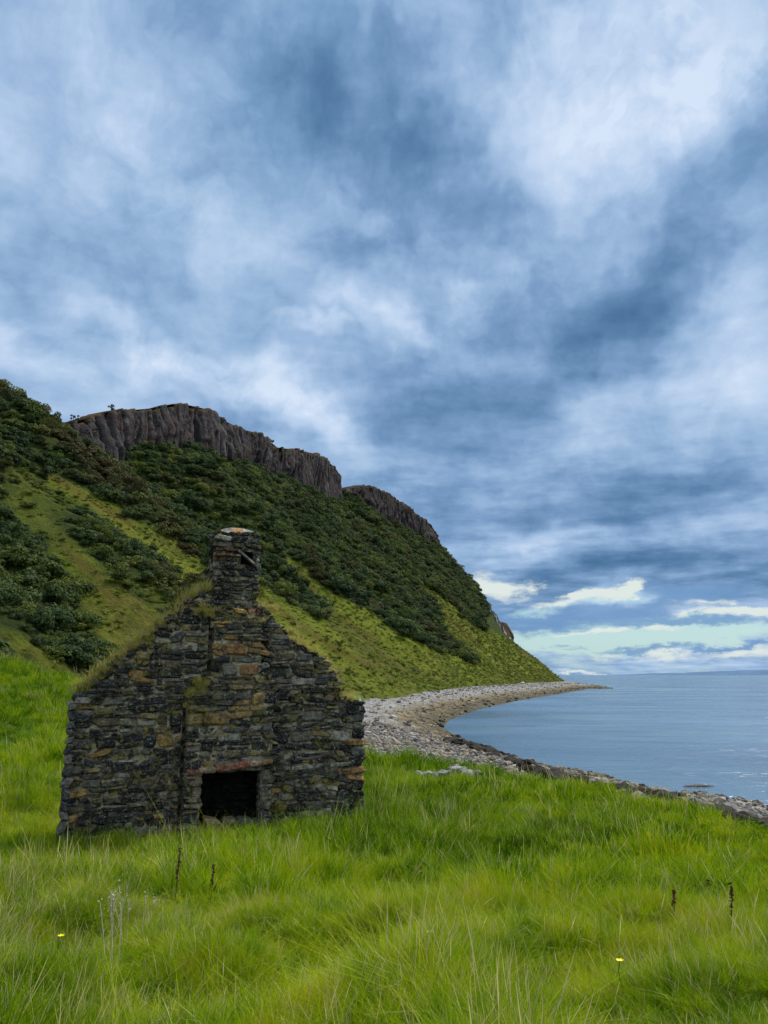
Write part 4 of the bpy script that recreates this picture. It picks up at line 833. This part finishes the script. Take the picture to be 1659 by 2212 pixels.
# short-of-the-frame margin at the sides too
gx = np.concatenate([x1, x2, x3]); gy = np.concatenate([y1, y2, y3]); zone = np.concatenate([np.zeros(len(x1)), np.ones(len(x2)), 2 * np.ones(len(x3))]).astype(int)
gd = segdist(gx, gy, GE); ins = inpoly(gx, gy, MEADOW); lx = (gx - WLc[0]) * wd[0] + (gy - WLc[1]) * wd[1]; ly = (gx - WLc[0]) * wn_[0] + (gy - WLc[1]) * wn_[1]
inw = (lx > -.15) & (lx < XR + .05) & (ly > -.12) & (ly < .5); inb = (lx > bx0 - .05) & (lx < bxr + .05) & (ly > -.42) & (ly < .5)
ok = ins & ~inw & ~inb & (rng.random(len(gx)) < np.clip(gd / .5, .25, 1))
# sight of the far ground is blocked behind the ruin; keep it sparse there
gx, gy, zone, lx, ly, gd = [a[ok] for a in (gx, gy, zone, lx, ly, gd)]
n = len(gx); gz = ground_z(gx, gy); r_ = rng.random(n)
dry = fbm(gx * .22 + 3, gy * .22, 55, 3) + 2.2 * np.exp(-((gx + 4.4) / 1.8) ** 2 - ((gy - 7) / 4) ** 2)
pd = np.clip(.01 + .12 * dry, .0, .40)
hfac = 1 + .35 * fbm(gx * .45, gy * .45, 60, 3)
isd = r_ < pd
r2 = rng.integers(0, 100, n)
idx = np.where(zone == 0, np.where(isd, 4 + (r2 % 2), r2 % 4), np.where(zone == 1, np.where(isd, np.where(r2 % 3 == 0, 4, 8), np.where(r2 % 4 == 0, 3, 6 + (r2 % 2))), np.where(isd, 8, 6 + (r2 % 2))))
lush = (gx > 1.5) & (gy > 11) & (fbm(gx * .3, gy * .3, 80, 2) > -.3); idx = np.where(lush & (zone > 0) & ~(isd & (r2 < 30)), np.where(r2 % 2 == 0, 9, 6), idx)
idx = np.where((rng.random(n) < .06 + .12 * (gx < -2.2) * (gy < 11)), 10, idx)
sc_ = rng.uniform(.5, 1.4, n) * hfac * np.where(zone == 2, 1.25, 1.0) * np.where(gd < 1.5, .7, 1); sc_ = np.where(idx == 9, sc_ * 1.15, sc_); sc_ = np.where(zone == 0, sc_ * np.interp(gy, [3, 9], [.52, .85]), sc_)
front = (ly < 0) & (ly > -2.0) & (lx > 0) & (lx < XR); sc_ = np.where(front, sc_ * .8, sc_)
tuftn = fbm(gx * 1.6, gy * 1.6, 90, 3)
gr = scatter_obj('grass', np.stack([gx, gy, gz - .02], 1), np.stack([rng.normal(0, .36, n), rng.normal(.04, .36, n), rng.uniform(0, 6.28, n)], 1), np.stack([sc_, sc_, sc_ * np.clip(1 + .75 * tuftn, .35, 2.2)], 1), idx, kinds)
tag(gr, 'long rough green meadow grass with pale seed heads', 'grass', kind='stuff'); print('grass', n)

# grass rooted in the wall: along the slopes and on ledges
mWg = grass_material('wall_grass', [(.4, (.24, .25, .02)), (.6, (.44, .37, .06)), (.9, (.55, .42, .13))], deadamt=.3, patchscale=1.5)
wk = [tuft(30, 40, .08, .24, .07, .010, mWg, .8, wind=(.0, -.35)), tuft(31, 34, .10, .28, .06, .009, mWg, .6, wind=(.1, -.2))]
wp_, ws_ = [], []
def addw(px, py, cnt, sp=14, off=.03, s=1.0):
    for _ in range(cnt): a, b = wall_pt(px + rng.normal(0, sp), py + rng.normal(0, sp * .5), off); wp_.append((a, -off + .02, b)); ws_.append(s * rng.uniform(.5, 1.1))
for (x1_, z1_), (x2_, z2_) in zip(top[:-1], top[1:]):
    L = math.hypot(x2_ - x1_, z2_ - z1_)
    leftside = x2_ < 3.0; dens = 44 if leftside else 30
    if x1_ > 2.7 and x2_ < 4.2 and z1_ > 3.4 and not leftside: continue
    for _ in range(int(L * dens)): f = rng.random(); wp_.append((x1_ + (x2_ - x1_) * f, rng.uniform(-.02, .4), z1_ + (z2_ - z1_) * f + .01)); ws_.append(rng.uniform(.4, 1.1) * (1.35 if leftside else .95))
for q in [(430, 1500, 16, 12, BO, 1.0), (437, 1480, 10, 8, BO, .9), (410, 1525, 8, 8, BO, .8), (440, 1322, 12, 12, .1, .9), (500, 1335, 8, 16, .25, .6), (468, 1330, 8, 8, .2, .8), (300, 1440, 8, 20, .05, .7), (345, 1400, 8, 16, .05, .7), (250, 1600, 4, 30, .05, .5), (560, 1345, 6, 10, .25, .7), (640, 1385, 6, 10, .05, .8),
          (570, 1500, 6, 20, .2, .5), (665, 1500, 5, 30, .05, .5), (690, 1690, 6, 8, .05, .6), (612, 1745, 8, 14, .05, .8), (240, 1720, 4, 10, .05, .6), (300, 1660, 3, 20, .05, .5), (200, 1620, 4, 20, .05, .5), (590, 1320, 10, 10, .02, .8), (624, 1365, 6, 8, .02, 1.0), (735, 1500, 5, 10, .03, .6)]: addw(*q)
for _ in range(60):
    ax, ay = rng.uniform(165, 770), rng.uniform(1440, 1720)
    if not (410 < ax < 600 and ay > 1600): addw(ax, ay, 3, 6, .03 + (BO if 412 < ax < 585 else 0), .5)
wg = scatter_obj('wall_grass', np.array(wp_), np.stack([rng.normal(0, .3, len(wp_)), rng.normal(0, .3, len(wp_)), rng.normal(0, .6, len(wp_))], 1), np.repeat(np.array(ws_)[:, None], 3, 1), rng.integers(0, 2, len(wp_)), wk)
wg.parent = ruin; wg['kind'] = 'stuff'

# ------------------------------------------------------------------ single plants one can point to
mStem, T, B = mat('rust_brown_dock'); T.l.new(T.ramp(T.noise(objpos(T), 30, 3).outputs['Fac'], [(.3, (.035, .016, .010)), (.7, (.10, .045, .022))]), B.inputs['Base Color']); B.inputs['Roughness'].default_value = .9
mPale, T, B = mat('bleached_stem'); T.l.new(T.ramp(T.noise(objpos(T), 20, 3).outputs['Fac'], [(.3, (.22, .20, .14)), (.7, (.42, .39, .30))]), B.inputs['Base Color']); B.inputs['Roughness'].default_value = .8
mYel, T, B = mat('yellow_petals'); T.l.new(T.ramp(T.noise(objpos(T), 60, 2).outputs['Fac'], [(.3, (.65, .5, .01)), (.7, (.8, .66, .03))]), B.inputs['Base Color'])
mGs, T, B = mat('green_stem'); T.l.new(T.ramp(T.noise(objpos(T), 30, 2).outputs['Fac'], [(.3, (.06, .12, .01)), (.7, (.12, .2, .02))]), B.inputs['Base Color'])
def plant(name, px, py, label, cat, h, kind_):
    q = on_ground(px, py, .1); e = bpy.data.objects.new(name, None); COL.objects.link(e); e.location = q; tag(e, label, cat); r = np.random.default_rng(int(px + py))
    V, Fc = [], []; pts = [np.array([.03 * math.sin(k * .9 + px) * k / 5, 0, h * k / 5 - .03]) for k in range(6)]
    if kind_ == 'flower':
        for a, b in zip(pts[:-1], pts[1:]): limb(V, Fc, a, b, .004, .003, 5)
        mesh_obj('stem', V, Fc, mGs, e); V, Fc = [], []; c = pts[-1]
        for k in range(6):
            a = k * 1.047; b = len(V); d1 = np.array([math.cos(a), math.sin(a), .35]); sd1 = np.array([-math.sin(a), math.cos(a), 0]); V += [c, c + d1 * .016 - sd1 * .011, c + d1 * .028, c + d1 * .016 + sd1 * .011]; Fc.append((b, b + 1, b + 2, b + 3))
        mesh_obj('petals', np.array(V), Fc, mYel, e); return
    m = mStem if kind_ == 'dock' else mPale
    nst = 1 if kind_ == 'dock' else 5
    for s_ in range(nst):
        dx = r.normal(0, .05) if nst > 1 else 0; ln = r.normal(.05, .15) if nst > 1 else .05; hs_ = h * (r.uniform(.7, 1.05) if nst > 1 else 1)
        V, Fc = [], []; pr_ = [np.array([dx + ln * (k / 5) ** 1.5 * hs_, dx * .5, hs_ * k / 5 - .03]) for k in range(6)]
        rs_ = .006 if kind_ == 'dock' else .0028
        for a, b in zip(pr_[:-1], pr_[1:]): limb(V, Fc, a, b, rs_, rs_ * .7, 5)
        st_ = mesh_obj('stem', V, Fc, m, e); V, Fc, = [], []; k0 = 2 if kind_ == 'dock' else 4; [limb(V, Fc, pr_[k], pr_[k + 1], .005 if kind_ == 'dock' else .003, .004 if kind_ == 'dock' else .0025, 5) for k in range(k0, 5)]
        for k in range(60 if kind_ == 'dock' else 26):
            t = (.45 + .55 * k / 60) if kind_ == 'dock' else (.74 + .26 * k / 26); c = np.array([dx + ln * t ** 1.5 * hs_, dx * .5, hs_ * t]) + r.normal(0, .006 if kind_ == 'dock' else .012, 3); fz = .009 if kind_ == 'dock' else .003; d1 = r.normal(size=3) * fz; d2 = r.normal(size=3) * fz; b = len(V); V += [c - d1, c - d2, c + d1, c + d2]; Fc += [(b, b + 1, b + 2, b + 3)]
        mesh_obj('seed_head', np.array(V), Fc, m, st_)
plant('dock_plant', 378, 1945, 'tall rust-brown dock stalk in the grass below the left side of the ruin', 'plant', .62, 'dock')
plant('dock_plant', 455, 1935, 'thin dark dock stalk in the grass directly below the fireplace', 'plant', .42, 'dock')
plant('dock_plant', 1456, 1990, 'short dark dock stalk near the right edge, left of the taller one', 'plant', .36, 'dock')
plant('dock_plant', 1582, 2015, 'dark dock stalk in the grass closest to the right edge of the photo', 'plant', .5, 'dock')
plant('dock_plant', 1530, 1955, 'faint brown dock stalk standing between and behind the two dark ones at right', 'plant', .36, 'dock')
plant('dead_stems', 245, 2070, 'cluster of bleached dead stems in the grass at lower left', 'plant', .62, 'pale')
plant('dead_stems', 262, 2040, 'bleached dead stems just behind the lower left cluster', 'plant', .62, 'pale')
plant('dead_stems', 333, 1965, 'single short white dead stalk right of the bleached clusters', 'plant', .25, 'pale')
plant('thistle', 972, 1775, 'greyish thistle with fluffy pale heads in the grass right of the ruin', 'plant', .75, 'pale')
plant('thistle', 950, 1790, 'faded thistle beside the fluffy-headed one, nearer the ruin', 'plant', .6, 'pale')
plant('yellow_flower', 921, 2070, 'tiny yellow flower in the grass at the bottom middle of the photo', 'flower', .30, 'flower')
plant('yellow_flower', 1346, 2135, 'tiny yellow flower in the grass at the bottom right of the photo', 'flower', .28, 'flower')
plant('yellow_flower', 131, 2080, 'tiny yellow flower in the tall grass at the bottom left', 'flower', .3, 'flower')
